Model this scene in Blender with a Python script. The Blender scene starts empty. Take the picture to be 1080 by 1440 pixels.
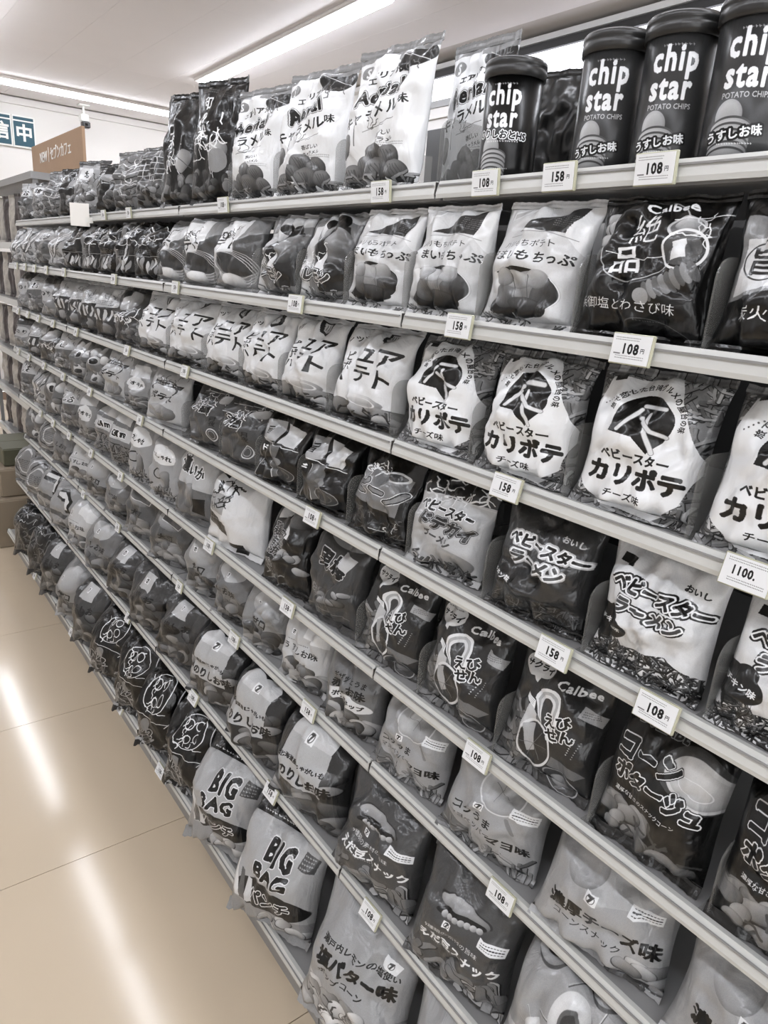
import bpy, math, random
import numpy as np
from mathutils import Matrix, Vector

scene = bpy.context.scene
C = scene.collection
PI = math.pi

# ---------------------------------------------------------------- camera
CAM_H = 1.34
cam_data = bpy.data.cameras.new('camera')
cam_data.sensor_fit = 'VERTICAL'
cam_data.sensor_height = 36.0
cam_data.lens = 996.43 / 1440 * 36
cam_data.clip_start = 0.02
cam = bpy.data.objects.new('camera', cam_data)
C.objects.link(cam)
# columns: camera right, up, back
cam.matrix_world = Matrix(((0.7992564, 0.13516836, -0.58559262, 0),
                           (-0.59716045, 0.28843976, -0.74846637, 0),
                           (0.06773923, 0.94790929, 0.31125453, CAM_H),
                           (0, 0, 0, 1)))
scene.camera = cam

# ---------------------------------------------------------------- world, exposure
world = bpy.data.worlds.new('world')
scene.world = world
world.use_nodes = True
world.node_tree.nodes['Background'].inputs[0].default_value = (0.97, 0.98, 1, 1)
world.node_tree.nodes['Background'].inputs[1].default_value = 2.6
scene.view_settings.view_transform = 'Standard'
scene.view_settings.look = 'None'
scene.view_settings.exposure = 0.38
scene.view_settings.gamma = 1.0
scene.view_settings.use_curve_mapping = False
LAMP = 21.0          # strength of the ceiling lamps' diffusers

# ---------------------------------------------------------------- helpers
def srgb(v):
    return v / 12.92 if v <= 0.04045 else ((v + 0.055) / 1.055) ** 2.4

def tag(o, label=None, cat=None, group=None, kind=None):
    if label: o['label'] = label
    if cat: o['category'] = cat
    if group: o['group'] = group
    if kind: o['kind'] = kind
    return o

def empty(name, loc, rot=(0, 0, 0)):
    o = bpy.data.objects.new(name, None)
    o.empty_display_size = 0.05
    C.objects.link(o)
    o.location = loc
    o.rotation_euler = rot
    return o

def mesh_obj(name, me, mat, parent=None):
    o = bpy.data.objects.new(name, me)
    C.objects.link(o)
    if mat is not None and len(me.materials) == 0:
        me.materials.append(mat)
    if parent is not None:
        o.parent = parent
    return o

def mat(name, col, rough=0.5, metal=0.0, emit=0.0, alpha=1.0, noise=0.0, nscale=20, bump=0.0, bscale=60, coat=0.0):
    m = bpy.data.materials.new(name)
    m.use_nodes = True
    nt = m.node_tree
    b = nt.nodes['Principled BSDF']
    c = [srgb(v) for v in col]
    b.inputs['Base Color'].default_value = (*c, 1)
    b.inputs['Roughness'].default_value = rough
    b.inputs['Metallic'].default_value = metal
    b.inputs['Coat Weight'].default_value = coat
    if alpha < 1: b.inputs['Alpha'].default_value = alpha
    if emit:
        b.inputs['Emission Color'].default_value = (*c, 1)
        b.inputs['Emission Strength'].default_value = emit
    if noise or bump:
        tc = nt.nodes.new('ShaderNodeTexCoord')
        n = nt.nodes.new('ShaderNodeTexNoise')
        n.inputs['Scale'].default_value = nscale
        n.inputs['Detail'].default_value = 4
        nt.links.new(tc.outputs['Object'], n.inputs['Vector'])
        if noise:
            r = nt.nodes.new('ShaderNodeMapRange')
            r.inputs['To Min'].default_value = 1 - noise
            r.inputs['To Max'].default_value = 1 + noise
            nt.links.new(n.outputs['Fac'], r.inputs['Value'])
            mx = nt.nodes.new('ShaderNodeVectorMath'); mx.operation = 'SCALE'
            mx.inputs[0].default_value = c
            nt.links.new(r.outputs[0], mx.inputs['Scale'])
            nt.links.new(mx.outputs[0], b.inputs['Base Color'])
        if bump:
            n2 = nt.nodes.new('ShaderNodeTexNoise')
            n2.inputs['Scale'].default_value = bscale
            nt.links.new(tc.outputs['Object'], n2.inputs['Vector'])
            bp = nt.nodes.new('ShaderNodeBump')
            bp.inputs['Strength'].default_value = bump
            bp.inputs['Distance'].default_value = 0.01
            nt.links.new(n2.outputs['Fac'], bp.inputs['Height'])
            nt.links.new(bp.outputs[0], b.inputs['Normal'])
    return m

def pydata(name, V, F, smooth=False, uv=None):
    me = bpy.data.meshes.new(name)
    me.from_pydata([tuple(v) for v in V], [], F)
    if uv is not None:
        l = me.uv_layers.new(name='uv')
        idx = np.empty(len(me.loops), np.int32)
        me.loops.foreach_get('vertex_index', idx)
        l.data.foreach_set('uv', np.asarray(uv, np.float32)[idx].ravel())
    if smooth:
        me.polygons.foreach_set('use_smooth', [True] * len(me.polygons))
    me.update()
    return me

class MB:
    """collects boxes into one mesh"""
    def __init__(s): s.V = []; s.F = []
    def box(s, x0, y0, z0, x1, y1, z1, bev=0.0):
        n = len(s.V)
        if bev <= 0:
            s.V += [(x, y, z) for z in (z0, z1) for y in (y0, y1) for x in (x0, x1)]
            s.F += [tuple(n + i for i in f) for f in ((0, 2, 3, 1), (4, 5, 7, 6), (0, 1, 5, 4), (2, 6, 7, 3), (0, 4, 6, 2), (1, 3, 7, 5))]
        else:
            b = bev
            rings = [(b, z0), (0, z0 + b), (0, z1 - b), (b, z1)]
            for ins, z in rings:
                X0, X1, Y0, Y1 = x0 + ins, x1 - ins, y0 + ins, y1 - ins
                s.V += [(X0 + b, Y0, z), (X1 - b, Y0, z), (X1, Y0 + b, z), (X1, Y1 - b, z), (X1 - b, Y1, z), (X0 + b, Y1, z), (X0, Y1 - b, z), (X0, Y0 + b, z)]
            s.F.append(tuple(n + i for i in range(7, -1, -1)))
            for r in range(3):
                for i in range(8):
                    a = n + r * 8 + i; c = n + r * 8 + (i + 1) % 8
                    s.F.append((a, c, c + 8, a + 8))
            s.F.append(tuple(n + 24 + i for i in range(8)))
        return s
    def prism(s, pts, axis, a, b):
        """extrude 2d outline pts along axis (0,1,2) from a to b"""
        n = len(s.V); k = len(pts)
        for t in (a, b):
            for p, q in pts:
                v = [p, q]; v.insert(axis, t); s.V.append(tuple(v))
        s.F.append(tuple(n + i for i in range(k))); s.F.append(tuple(n + k + i for i in range(k - 1, -1, -1)))
        for i in range(k):
            j = (i + 1) % k
            s.F.append((n + i, n + k + i, n + k + j, n + j))
        return s
    def mesh(s, name):
        me = pydata(name, s.V, s.F)
        import bmesh
        bm = bmesh.new(); bm.from_mesh(me)
        bmesh.ops.recalc_face_normals(bm, faces=bm.faces)
        bm.to_mesh(me); bm.free()
        return me
    def build(s, name, m, parent=None):
        return mesh_obj(name, s.mesh(name), m, parent)

# ---------------------------------------------------------------- print designs (drawn into arrays, in-memory)
_gc = {}
EM = 56
def strmask(s, bold=0.0):
    key = (s, bold)
    if key in _gc: return _gc[key]
    cu = bpy.data.curves.new('print', 'FONT')
    cu.body = s; cu.size = 1.0; cu.resolution_u = 2
    cu.space_character = 1 + bold * (3.4 if s.isascii() else .3)
    cu.align_x = 'CENTER'; cu.space_line = 0.95
    ob = bpy.data.objects.new('print', cu)
    me = bpy.data.meshes.new_from_object(ob)
    co = np.empty(len(me.vertices) * 3, np.float32); me.vertices.foreach_get('co', co)
    co = co.reshape(-1, 3)[:, :2]
    me.calc_loop_triangles()
    tr = np.empty(len(me.loop_triangles) * 3, np.int32); me.loop_triangles.foreach_get('vertices', tr)
    tr = tr.reshape(-1, 3)
    if len(co) == 0:
        _gc[key] = np.zeros((4, 4), np.float32); return _gc[key]
    lo = co.min(0) - 0.16; hi = co.max(0) + 0.16
    W, H = (np.ceil((hi - lo) * EM)).astype(int)
    m = np.zeros((H, W), np.float32)
    P = (co - lo) * EM; P[:, 1] = H - P[:, 1]
    for t in tr:
        a, b, c = P[t]
        x0 = max(0, int(min(a[0], b[0], c[0]))); x1 = min(W, int(max(a[0], b[0], c[0])) + 2)
        y0 = max(0, int(min(a[1], b[1], c[1]))); y1 = min(H, int(max(a[1], b[1], c[1])) + 2)
        X = np.arange(x0, x1)[None, :] + .5; Y = np.arange(y0, y1)[:, None] + .5
        e0 = (b[0] - a[0]) * (Y - a[1]) - (b[1] - a[1]) * (X - a[0])
        e1 = (c[0] - b[0]) * (Y - b[1]) - (c[1] - b[1]) * (X - b[0])
        e2 = (a[0] - c[0]) * (Y - c[1]) - (a[1] - c[1]) * (X - c[0])
        ins = ((e0 >= 0) & (e1 >= 0) & (e2 >= 0)) | ((e0 <= 0) & (e1 <= 0) & (e2 <= 0))
        m[y0:y1, x0:x1][ins] = 1
    bpy.data.objects.remove(ob); bpy.data.curves.remove(cu); bpy.data.meshes.remove(me)
    if bold: m = dilate(m, bold * EM)
    _gc[key] = m
    return m

def dilate(m, r):
    r = int(round(r)); o = m.copy()
    H, W = m.shape
    for dy in range(-r, r + 1):
        for dx in range(-r, r + 1):
            if dx * dx + dy * dy > r * r + 1: continue
            ys, yd = (slice(0, H - dy), slice(dy, H)) if dy >= 0 else (slice(-dy, H), slice(0, H + dy))
            xs, xd = (slice(0, W - dx), slice(dx, W)) if dx >= 0 else (slice(-dx, W), slice(0, W + dx))
            np.maximum(o[yd, xd], m[ys, xs], out=o[yd, xd])
    return o

class Cv:
    """greyscale canvas; x runs 0..100, y runs 0..HH downwards"""
    def __init__(s, base=0.5, HH=130, px=3.2):
        s.k = px; s.W = int(100 * px); s.H = int(HH * px); s.HH = HH
        s.a = np.full((s.H, s.W), base, np.float32)
        s.Y, s.X = np.mgrid[0:s.H, 0:s.W].astype(np.float32)
        s.X = (s.X + .5) / px; s.Y = (s.Y + .5) / px
    def win(s, x0, y0, x1, y1):
        k = s.k
        return (slice(max(0, int(y0 * k)), max(0, min(s.H, int(y1 * k) + 2))), slice(max(0, int(x0 * k)), max(0, min(s.W, int(x1 * k) + 2))))
    def put(s, w, al, v):
        s.a[w] = s.a[w] * (1 - al) + v * al
    def e(s, cx, cy, rx, ry, v, rot=0, ring=0, al=1.0):
        R = max(rx, ry) + 1
        w = s.win(cx - R, cy - R, cx + R, cy + R)
        X = s.X[w] - cx; Y = s.Y[w] - cy
        c, n = math.cos(math.radians(rot)), math.sin(math.radians(rot))
        U = X * c + Y * n; V = -X * n + Y * c
        d = np.sqrt((U / rx) ** 2 + (V / ry) ** 2)
        f = np.clip((1 - d) * min(rx, ry) * s.k + .5, 0, 1)
        if ring:
            f = f * np.clip((d - 1) * min(rx, ry) * s.k + ring * s.k + .5, 0, 1)
        s.put(w, f * al, v); return s
    def shade(s, cx, cy, rx, ry, v0, v1, rot=0):
        """ellipse with a printed blend from v0 (lower right) to v1 (upper left)"""
        R = max(rx, ry) + 1
        w = s.win(cx - R, cy - R, cx + R, cy + R)
        X = s.X[w] - cx; Y = s.Y[w] - cy
        c, n = math.cos(math.radians(rot)), math.sin(math.radians(rot))
        U = (X * c + Y * n) / rx; V = (-X * n + Y * c) / ry
        d = np.sqrt(U ** 2 + V ** 2)
        f = np.clip((1 - d) * min(rx, ry) * s.k + .5, 0, 1)
        v = v0 + (v1 - v0) * np.clip(.5 - .35 * (U + V), 0, 1) - .12 * np.clip(d - .75, 0, 1) * 4 * .5
        s.put(w, f, v); return s
    def p(s, pts, v, al=1.0):
        pts = np.array(pts, float)
        w = s.win(pts[:, 0].min() - 1, pts[:, 1].min() - 1, pts[:, 0].max() + 1, pts[:, 1].max() + 1)
        X = s.X[w]; Y = s.Y[w]; ins = np.zeros(X.shape, bool)
        n = len(pts)
        for i in range(n):
            x0, y0 = pts[i]; x1, y1 = pts[(i + 1) % n]
            if y0 == y1: continue
            cr = ((Y < y0) != (Y < y1)) & (X < (x1 - x0) * (Y - y0) / (y1 - y0) + x0)
            ins ^= cr
        s.put(w, ins.astype(np.float32) * al, v); return s
    def l(s, pts, wd, v, al=1.0):
        for (x0, y0), (x1, y1) in zip(pts[:-1], pts[1:]):
            w = s.win(min(x0, x1) - wd, min(y0, y1) - wd, max(x0, x1) + wd, max(y0, y1) + wd)
            X = s.X[w] - x0; Y = s.Y[w] - y0
            L2 = (x1 - x0) ** 2 + (y1 - y0) ** 2 + 1e-9
            t = np.clip((X * (x1 - x0) + Y * (y1 - y0)) / L2, 0, 1)
            d = np.hypot(X - t * (x1 - x0), Y - t * (y1 - y0))
            s.put(w, np.clip((wd / 2 - d) * s.k + .5, 0, 1) * al, v)
        return s
    def t(s, txt, cx, cy, size, v, rot=0, bold=0.02, out=None, ow=1.2, sx=1.0, shear=0.0, out2=None):
        m = strmask(txt, bold)
        layers = []
        if out2 is not None: layers.append((dilate(m, (ow * 1.9) / size * EM), out2))
        if out is not None: layers.append((dilate(m, ow / size * EM), out))
        layers.append((m, v))
        hw = m.shape[1] / 2 / EM * size * sx; hh = m.shape[0] / 2 / EM * size
        R = math.hypot(hw, hh) + 1
        w = s.win(cx - R, cy - R, cx + R, cy + R)
        X = s.X[w] - cx; Y = s.Y[w] - cy
        c, n = math.cos(math.radians(rot)), math.sin(math.radians(rot))
        U = (X * c + Y * n); V = (-X * n + Y * c)
        U = (U + V * shear) / sx
        px = U / size * EM + m.shape[1] / 2 - .5; py = V / size * EM + m.shape[0] / 2 - .5
        ok = (px >= 0) & (py >= 0) & (px < m.shape[1] - 1.01) & (py < m.shape[0] - 1.01)
        ix = np.clip(px, 0, m.shape[1] - 2).astype(int); iy = np.clip(py, 0, m.shape[0] - 2).astype(int)
        fx = px - ix; fy = py - iy
        for L, val in layers:
            f = (L[iy, ix] * (1 - fx) * (1 - fy) + L[iy, ix + 1] * fx * (1 - fy) + L[iy + 1, ix] * (1 - fx) * fy + L[iy + 1, ix + 1] * fx * fy)
            s.put(w, np.clip(f * ok, 0, 1), val)
        return s
    def chips(s, x0, y0, x1, y1, n, lo, hi, r, seed=1, flat=.65):
        q = random.Random(seed)
        pts = sorted([(q.uniform(x0, x1), q.uniform(y0, y1)) for _ in range(n)], key=lambda a: a[1])
        for x, y in pts:
            rr = r * q.uniform(.7, 1.25); v = q.uniform(lo, hi); a = q.uniform(-50, 50)
            s.e(x, y + .6, rr + .6, rr * flat + .6, lo * .55, a)
            s.shade(x, y, rr, rr * flat, v - .12, v + .12, a)
        return s
    def fib(s, x0, y0, x1, y1, n, lo, hi, L, wd, seed=1):
        q = random.Random(seed)
        for _ in range(n):
            x = q.uniform(x0, x1); y = q.uniform(y0, y1); a = q.uniform(0, PI); v = q.uniform(lo, hi)
            dx = math.cos(a) * L / 2; dy = math.sin(a) * L / 2; b = q.uniform(-.2, .2) * L
            P = [(x - dx, y - dy), (x - dy * b / L, y + dx * b / L), (x + dx, y + dy)]
            s.l([(a_ + .4, b_ + .5) for a_, b_ in P], wd * 1.2, lo * .5); s.l(P, wd, v)
        return s
    def scrib(s, x0, y0, x1, y1, n, v, wd, seed=1, L=9):
        """brush-like curls"""
        q = random.Random(seed)
        for _ in range(n):
            x = q.uniform(x0, x1); y = q.uniform(y0, y1); a = q.uniform(0, 6.3); P = [(x, y)]
            for _ in range(q.randint(3, 6)):
                a += q.uniform(-1.1, 1.1); x += math.cos(a) * L / 3; y += math.sin(a) * L / 3; P.append((x, y))
            s.l(P, wd * q.uniform(.7, 1.3), v)
        return s
    def small(s, x0, y0, x1, rows, v, h=1.6, seed=1, gap=1.6):
        """rows of print too fine to read in the photograph"""
        q = random.Random(seed)
        for r in range(rows):
            x = x0; y = y0 + r * h * gap
            while x < x1:
                L = q.uniform(.5, 1.3) * h
                s.l([(x, y - h * .3), (x + L * .3, y + h * .3)], h * .22, v); s.l([(x, y), (x + L * .7, y)], h * .2, v)
                x += L + h * .25
        return s

def oval_text(c, txt, cx, cy, rx, ry, a0, a1, size, v):
    n = len(txt)
    for i, ch in enumerate(txt):
        a = math.radians(a0 + (a1 - a0) * i / (n - 1))
        c.t(ch, cx + rx * math.cos(a), cy + ry * math.sin(a), size, v, rot=math.degrees(a) + 90, bold=.02)

DES = {}
def design(fn): DES[fn.__name__] = fn; return fn

@design
def caramel():
    c = Cv(.86, 150)
    c.p([(0, 0), (100, 0), (100, 8), (55, 10), (0, 14)], .55)
    c.e(78, 20, 22, 13, .22); c.p([(50, 4), (100, 4), (100, 13), (50, 16)], .55); c.scrib(62, 18, 95, 30, 8, .45, .8, 3)
    c.l([(60, 14), (96, 27)], .7, .8)
    c.e(14, 24, 10, 7, .5, 0); c.t('S', 14, 24, 13, .85, bold=.03)
    c.t('エアリアル', 44, 33, 8.5, .2, rot=-12, bold=.03)
    c.t('Aerial', 44, 51, 24, .13, rot=-12, bold=.03, out=.92, ow=1.0, out2=.4, sx=.86, shear=-.1)
    c.t('キャラメル', 42, 74, 15, .12, rot=-12, bold=.01); c.t('味', 82, 63, 10, .15, rot=-10)
    c.scrib(42, 84, 66, 88, 5, .35, .6, 5, 7); c.l([(36, 91), (75, 80)], .5, .4)
    c.t('香ばしい', 62, 94, 5.5, .3, rot=-6); c.t('キャラメル', 64, 101, 5, .3, rot=-6)
    c.l([(26, 84), (27, 104)], .9, .3)
    c.shade(13, 104, 9, 13, .3, .6, 10); c.p([(6, 122), (20, 110), (34, 124), (20, 134)], .78)
    for x, y, r in ((52, 113, 13), (72, 117, 13), (40, 124, 11), (24, 134, 14), (58, 130, 15), (80, 131, 12)):
        c.shade(x, y, r, r * .85, .22, .55, 20)
        for k in range(4): c.l([(x - r * .7 + k * 3, y - r * .5), (x - r * .2 + k * 3, y + r * .5)], .6, .25, .6)
    c.fib(5, 134, 95, 146, 40, .3, .6, 16, 2.2, 4); c.small(60, 104, 88, 2, .45, 1.3)
    return c

def _brush(seed, txt):
    c = Cv(.07, 150)
    c.t(txt, 30, 48, 19, .88, bold=.01, rot=-5)
    c.scrib(15, 75, 62, 100, 12, .82, 1.3, seed, 14); c.small(52, 20, 86, 3, .5, 1.6, seed)
    c.shade(66, 92, 18, 13, .45, .78, -30); c.l([(50, 84), (82, 100)], 1, .35)
    c.chips(10, 112, 90, 140, 22, .22, .5, 8, seed); c.small(14, 12, 40, 2, .7)
    return c
@design
def black_brush(): return _brush(3, '和\nゴ\nボ')
@design
def black_brush_tall():
    c = _brush(8, '和\nの\n米'); c.scrib(8, 56, 70, 90, 14, .9, 1.5, 21, 16); c.e(66, 100, 18, 14, .55); return c
@design
def lattice():
    c = Cv(.42, 150)
    c.p([(8, 30), (92, 26), (92, 82), (8, 88)], .28)
    for k in range(5):
        c.l([(8 + k * 21, 30), (8 + k * 21, 86)], 1.5, .75); c.l([(8, 32 + k * 13.5), (92, 28 + k * 13.5)], 1.5, .75)
    c.chips(8, 96, 92, 138, 26, .2, .55, 9, 4); c.scrib(10, 6, 90, 22, 8, .75, 1.2, 6)
    return c
@design
def wave_leaf():
    c = Cv(.45, 150)
    for k in range(9): c.l([(0, 30 + k * 12), (30, 18 + k * 13), (64, 34 + k * 11), (100, 14 + k * 12)], 2.2, .75 if k % 2 else .2)
    c.chips(8, 100, 92, 140, 20, .3, .6, 9, 9); c.scrib(20, 40, 80, 90, 10, .9, 1.4, 2, 14)
    return c
@design
def green_pale():
    c = Cv(.58, 150); c.e(48, 40, 30, 16, .78); c.t('塩', 48, 40, 20, .15, bold=.04)
    c.chips(10, 76, 90, 138, 34, .3, .72, 10, 19); c.scrib(12, 55, 88, 70, 9, .25, 1.6, 9, 14); c.p([(0, 0), (100, 0), (100, 14), (0, 18)], .32)
    return c
@design
def shade_dark():
    c = Cv(.2, 150); c.scrib(10, 20, 90, 70, 16, .75, 1.4, 31, 16); c.chips(10, 84, 90, 140, 26, .2, .55, 10, 23); c.e(62, 46, 18, 12, .6); return c

@design
def zeppin():
    c = Cv(.05, 130)
    c.chips(6, 16, 34, 44, 7, .45, .7, 9, 3)
    c.e(43, 42, 35, 38, .08, 14); c.e(43, 42, 35, 38, .65, 14, ring=1.1)
    c.t('Calbee', 56, 12, 12, .92, rot=-6, bold=.03, shear=-.2)
    c.t('絶', 44, 32, 27, .88, rot=-6, bold=.0); c.t('品', 34, 60, 26, .86, rot=-6, bold=.01)
    c.l([(14, 52), (50, 60), (76, 52)], .8, .8)
    c.e(74, 30, 13, 10, .7); c.e(74, 30, 11, 8, .45); c.shade(74, 28, 9, 6, .5, .8)
    c.e(78, 50, 16, 18, .85, ring=2); c.e(77, 50, 13, 14, .35); c.p([(70, 44), (78, 40), (82, 56), (72, 60)], .8); c.l([(62, 24), (100, 16)], 1, .85)
    c.scrib(80, 22, 94, 38, 7, .85, .9, 8, 9)
    for k in range(9):
        x = 60 + k * 3.6; c.e(x, 88 - k * 2.6, 3.2, 9, .4 + .12 * (k % 2), -24)
    c.e(56, 92, 6, 7, .6, -20)
    c.t('浜御塩とわさび味', 40, 100, 10.5, .85, rot=2, bold=.0)
    c.small(52, 112, 70, 1, .4); c.e(70, 124, 26, 12, .35, 20, ring=.7)
    return c
@design
def zeppin_plum():
    c = Cv(.06, 130)
    c.p([(4, 22), (40, 18), (48, 80), (2, 90)], .5); c.p([(8, 40), (44, 36), (44, 76), (6, 86)], .75)
    c.t('旨', 24, 58, 24, .12, bold=.02); c.e(24, 58, 16, 16, .2, ring=1.2)
    c.t('Calbee', 60, 12, 12, .92, rot=-6, bold=.03, shear=-.2)
    c.t('炭火焼', 34, 100, 12, .88, bold=0); c.chips(60, 20, 95, 70, 9, .3, .6, 11, 5)
    return c
@design
def mochi():
    c = Cv(.76, 140)
    c.p([(24, 34), (60, 14), (92, 4), (100, 8), (96, 40), (70, 36)], .24)
    c.p([(86, 4), (100, 0), (100, 60), (82, 40)], .84)
    for k in range(4): c.small(62 + k * 6, 16 + k, 66 + k * 6, 6, .65, 1.2, k, 2.0)
    c.p([(6, 10), (30, 4), (26, 14), (4, 20)], .83); c.p([(8, 12), (28, 6), (26, 12), (8, 18)], .55, .5)
    c.t('ハリもちポテト', 44, 49, 9, .15, rot=-1, bold=.0); c.l([(16, 40), (60, 36), (92, 44)], .7, .55)
    c.t('うまいもちっぷ', 50, 64, 13.5, .08, rot=2, bold=.02)
    c.e(46, 104, 44, 28, .14); c.e(46, 104, 44, 28, .8, ring=.9)
    for x, y, rx, ry, v in ((14, 102, 11, 20, .8), (36, 104, 14, 18, .42), (56, 100, 15, 20, .52), (74, 106, 13, 18, .3), (44, 90, 18, 9, .66), (60, 118, 22, 9, .25), (30, 88, 10, 10, .6), (66, 88, 12, 10, .6)):
        c.shade(x, y, rx, ry, v - .14, v + .14, 12)
    c.l([(38, 84), (46, 118)], .6, .3); c.l([(56, 84), (60, 116)], .6, .35)
    c.fib(4, 128, 96, 140, 30, .3, .6, 8, 1.2, 4)
    return c
@design
def lemon():
    c = Cv(.46, 140)
    c.p([(0, 40), (36, 30), (26, 140), (0, 140)], .72); c.p([(30, 0), (100, 0), (100, 20), (40, 30)], .66)
    c.p([(44, 40), (86, 30), (100, 60), (96, 120), (54, 130), (40, 80)], .2)
    c.shade(50, 34, 14, 16, .5, .85); c.e(52, 26, 12, 9, .08); c.e(74, 28, 10, 12, .1); c.shade(78, 60, 20, 26, .28, .6)
    c.t('ビ\nネ\nガ', 12, 76, 8, .12, bold=.03); c.p([(46, 90), (60, 66), (66, 100), (52, 120)], .78)
    c.t('レモン', 50, 104, 21, .3, rot=6, bold=.05, out=.9, ow=1.3, out2=.15, sx=.95)
    c.scrib(20, 46, 60, 84, 10, .9, 1.1, 3); c.fib(10, 122, 90, 138, 30, .25, .7, 8, 1.6, 8)
    return c
@design
def tetto():
    c = Cv(.52, 140)
    c.p([(0, 16), (70, 6), (60, 74), (0, 86)], .8); c.e(40, 30, 14, 16, .85); c.e(46, 20, 9, 7, .9)
    c.t('テト', 34, 56, 26, .08, rot=-8, bold=.02); c.scrib(8, 26, 50, 38, 12, .2, 1.4, 3)
    c.p([(60, 50), (100, 30), (100, 110), (70, 100), (46, 84)], .36); c.e(56, 92, 40, 20, .28, 12)
    for k in range(4): c.e(54, 92 + k * 3, 44, 24, .75, 8 + k * 6, ring=.9)
    c.shade(56, 122, 20, 12, .6, .88, 12); c.shade(16, 116, 12, 9, .3, .6)
    return c

def _darkfar(seed, base=.08):
    c = Cv(base, 140); q = random.Random(seed)
    c.scrib(10, 14, 90, 60, 12, .85, 1.6, seed, 16); c.l([(10, 80), (40, 40), (80, 20)], 2.6, .6)
    c.e(q.uniform(30, 70), 50, 16, 12, .75, ring=1.6)
    for k in range(7): c.e(24 + k * 9, 112 - (k % 3) * 4, 3.4, 15, .55 + .2 * (k % 2), 12)
    c.l([(4, 92), (96, 84)], 1.2, .6); c.small(20, 74, 70, 3, .6, 2.4, seed)
    return c
@design
def dark_curl(): return _darkfar(4)
@design
def dark_streak():
    c = _darkfar(11, .1); c.p([(20, 0), (44, 0), (30, 90), (10, 90)], .5); c.l([(70, 0), (54, 120)], 3, .7); return c
@design
def pale_fan():
    c = Cv(.62, 140)
    for k in range(9): c.l([(20, 130), (-10 + k * 15, 10)], 3, .85 if k % 2 else .35)
    c.chips(10, 90, 90, 130, 18, .35, .7, 9, 3); c.scrib(20, 30, 80, 70, 8, .15, 1.5, 6, 14); return c
@design
def pale_scene():
    c = Cv(.66, 140); c.p([(0, 60), (100, 50), (100, 140), (0, 140)], .4); c.chips(8, 70, 92, 130, 24, .35, .75, 10, 13)
    c.t('しお', 46, 40, 22, .1, bold=.03, out=.9, ow=1.5); c.scrib(10, 8, 90, 24, 9, .3, 1.3, 8); return c
@design
def grey_plain():
    c = Cv(.5, 140); c.e(44, 60, 34, 24, .66); c.t('のり', 44, 58, 20, .2, bold=.02); c.chips(14, 92, 86, 130, 16, .4, .6, 10, 2); c.p([(0, 0), (100, 0), (100, 22), (0, 30)], .3); return c

@design
def fries_sack():
    c = Cv(.5, 140)
    c.fib(0, 0, 100, 140, 420, .35, .74, 15, 2.4, 3)
    c.p([(10, 8), (66, 4), (78, 26), (99, 72), (99, 86), (90, 118), (70, 138), (26, 134), (2, 112), (2, 40)], .86)
    c.p([(12, 6), (22, 5), (22, 10), (12, 12)], .25)
    for k in range(10): c.e(10 + k * 2.6, 34 - k * 1.9, .6, .6, .3)
    oval_text(c, '旅で恋した台湾グルメの屋台の味', 50, 44, 31, 31, 196, 366, 6.0, .1)
    P = [(50 + 25 * math.cos(math.radians(a)), 46 + 25 * math.sin(math.radians(a))) for a in range(164, 400, 6)]
    c.p(P + [(60, 76), (48, 62), (25, 60)], .12)
    for L in ([(33, 57), (46, 35)], [(48, 31), (66, 31)], [(54, 38), (56, 56), (64, 74)], [(48, 43), (60, 54), (72, 57)]):
        c.l(L, 4.4, .5); c.l(L, 3.4, .8)
    c.t('ベビースター', 50, 82, 11.5, .08, rot=1, bold=.04, sx=.85)
    c.t('カリポテ', 53, 100, 23, .05, rot=0, bold=.045, sx=.9)
    c.t('チーズ味', 48, 121, 8.5, .12, rot=2, bold=.02)
    c.fib(90, 6, 100, 34, 34, .4, .8, 12, 2.2, 9)
    return c
@design
def ayute():
    c = Cv(.8, 140)
    c.t('ア\nト', 78, 58, 31, .05, bold=.012, rot=3); c.t('ユ\nテ', 48, 56, 28, .05, bold=.02, rot=3)
    c.t('ピ\nポ\nハ', 20, 60, 16, .08, bold=.01); c.t('レッツ', 20, 20, 9, .2, rot=-20, bold=.02)
    c.p([(54, 4), (72, 4), (70, 20), (62, 25), (56, 20)], .25); c.p([(57, 6), (69, 6), (67, 18), (62, 21), (58, 18)], .7)
    for k in range(4): c.l([(59 + k * 3, 8), (59 + k * 3, 16)], .7, .2)
    c.p([(0, 108), (100, 112), (100, 140), (0, 140)], .2)
    c.shade(58, 106, 26, 9, .5, .85, 6); c.shade(70, 118, 30, 9, .35, .7, 4); c.shade(24, 118, 14, 12, .3, .6); c.shade(86, 128, 16, 8, .45, .75)
    c.e(58, 107, 20, 6, .8, 6, ring=.8); c.fib(20, 118, 96, 136, 20, .2, .6, 10, 1.5, 5)
    return c
@design
def band_pale():
    c = Cv(.68, 140)
    c.p([(0, 62), (100, 54), (100, 140), (0, 140)], .26); c.l([(0, 62), (100, 54)], 2.4, .08)
    for k in range(6): c.l([(12 + k * 15, 66), (10 + k * 15, 90)], 6.5, .72); c.l([(16 + k * 15, 66), (14 + k * 15, 88)], 1.2, .1)
    c.shade(60, 112, 18, 14, .35, .66); c.small(10, 40, 80, 3, .2, 3, 6); c.scrib(20, 12, 80, 30, 8, .45, 1.2, 3)
    return c
@design
def band_dark():
    c = Cv(.3, 140); c.shade(50, 30, 34, 22, .5, .82, -20); c.scrib(10, 60, 90, 90, 12, .85, 1.5, 12, 16)
    c.chips(8, 96, 92, 136, 20, .28, .55, 9, 17); c.t('カリッ', 48, 76, 19, .9, bold=.02); return c

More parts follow.
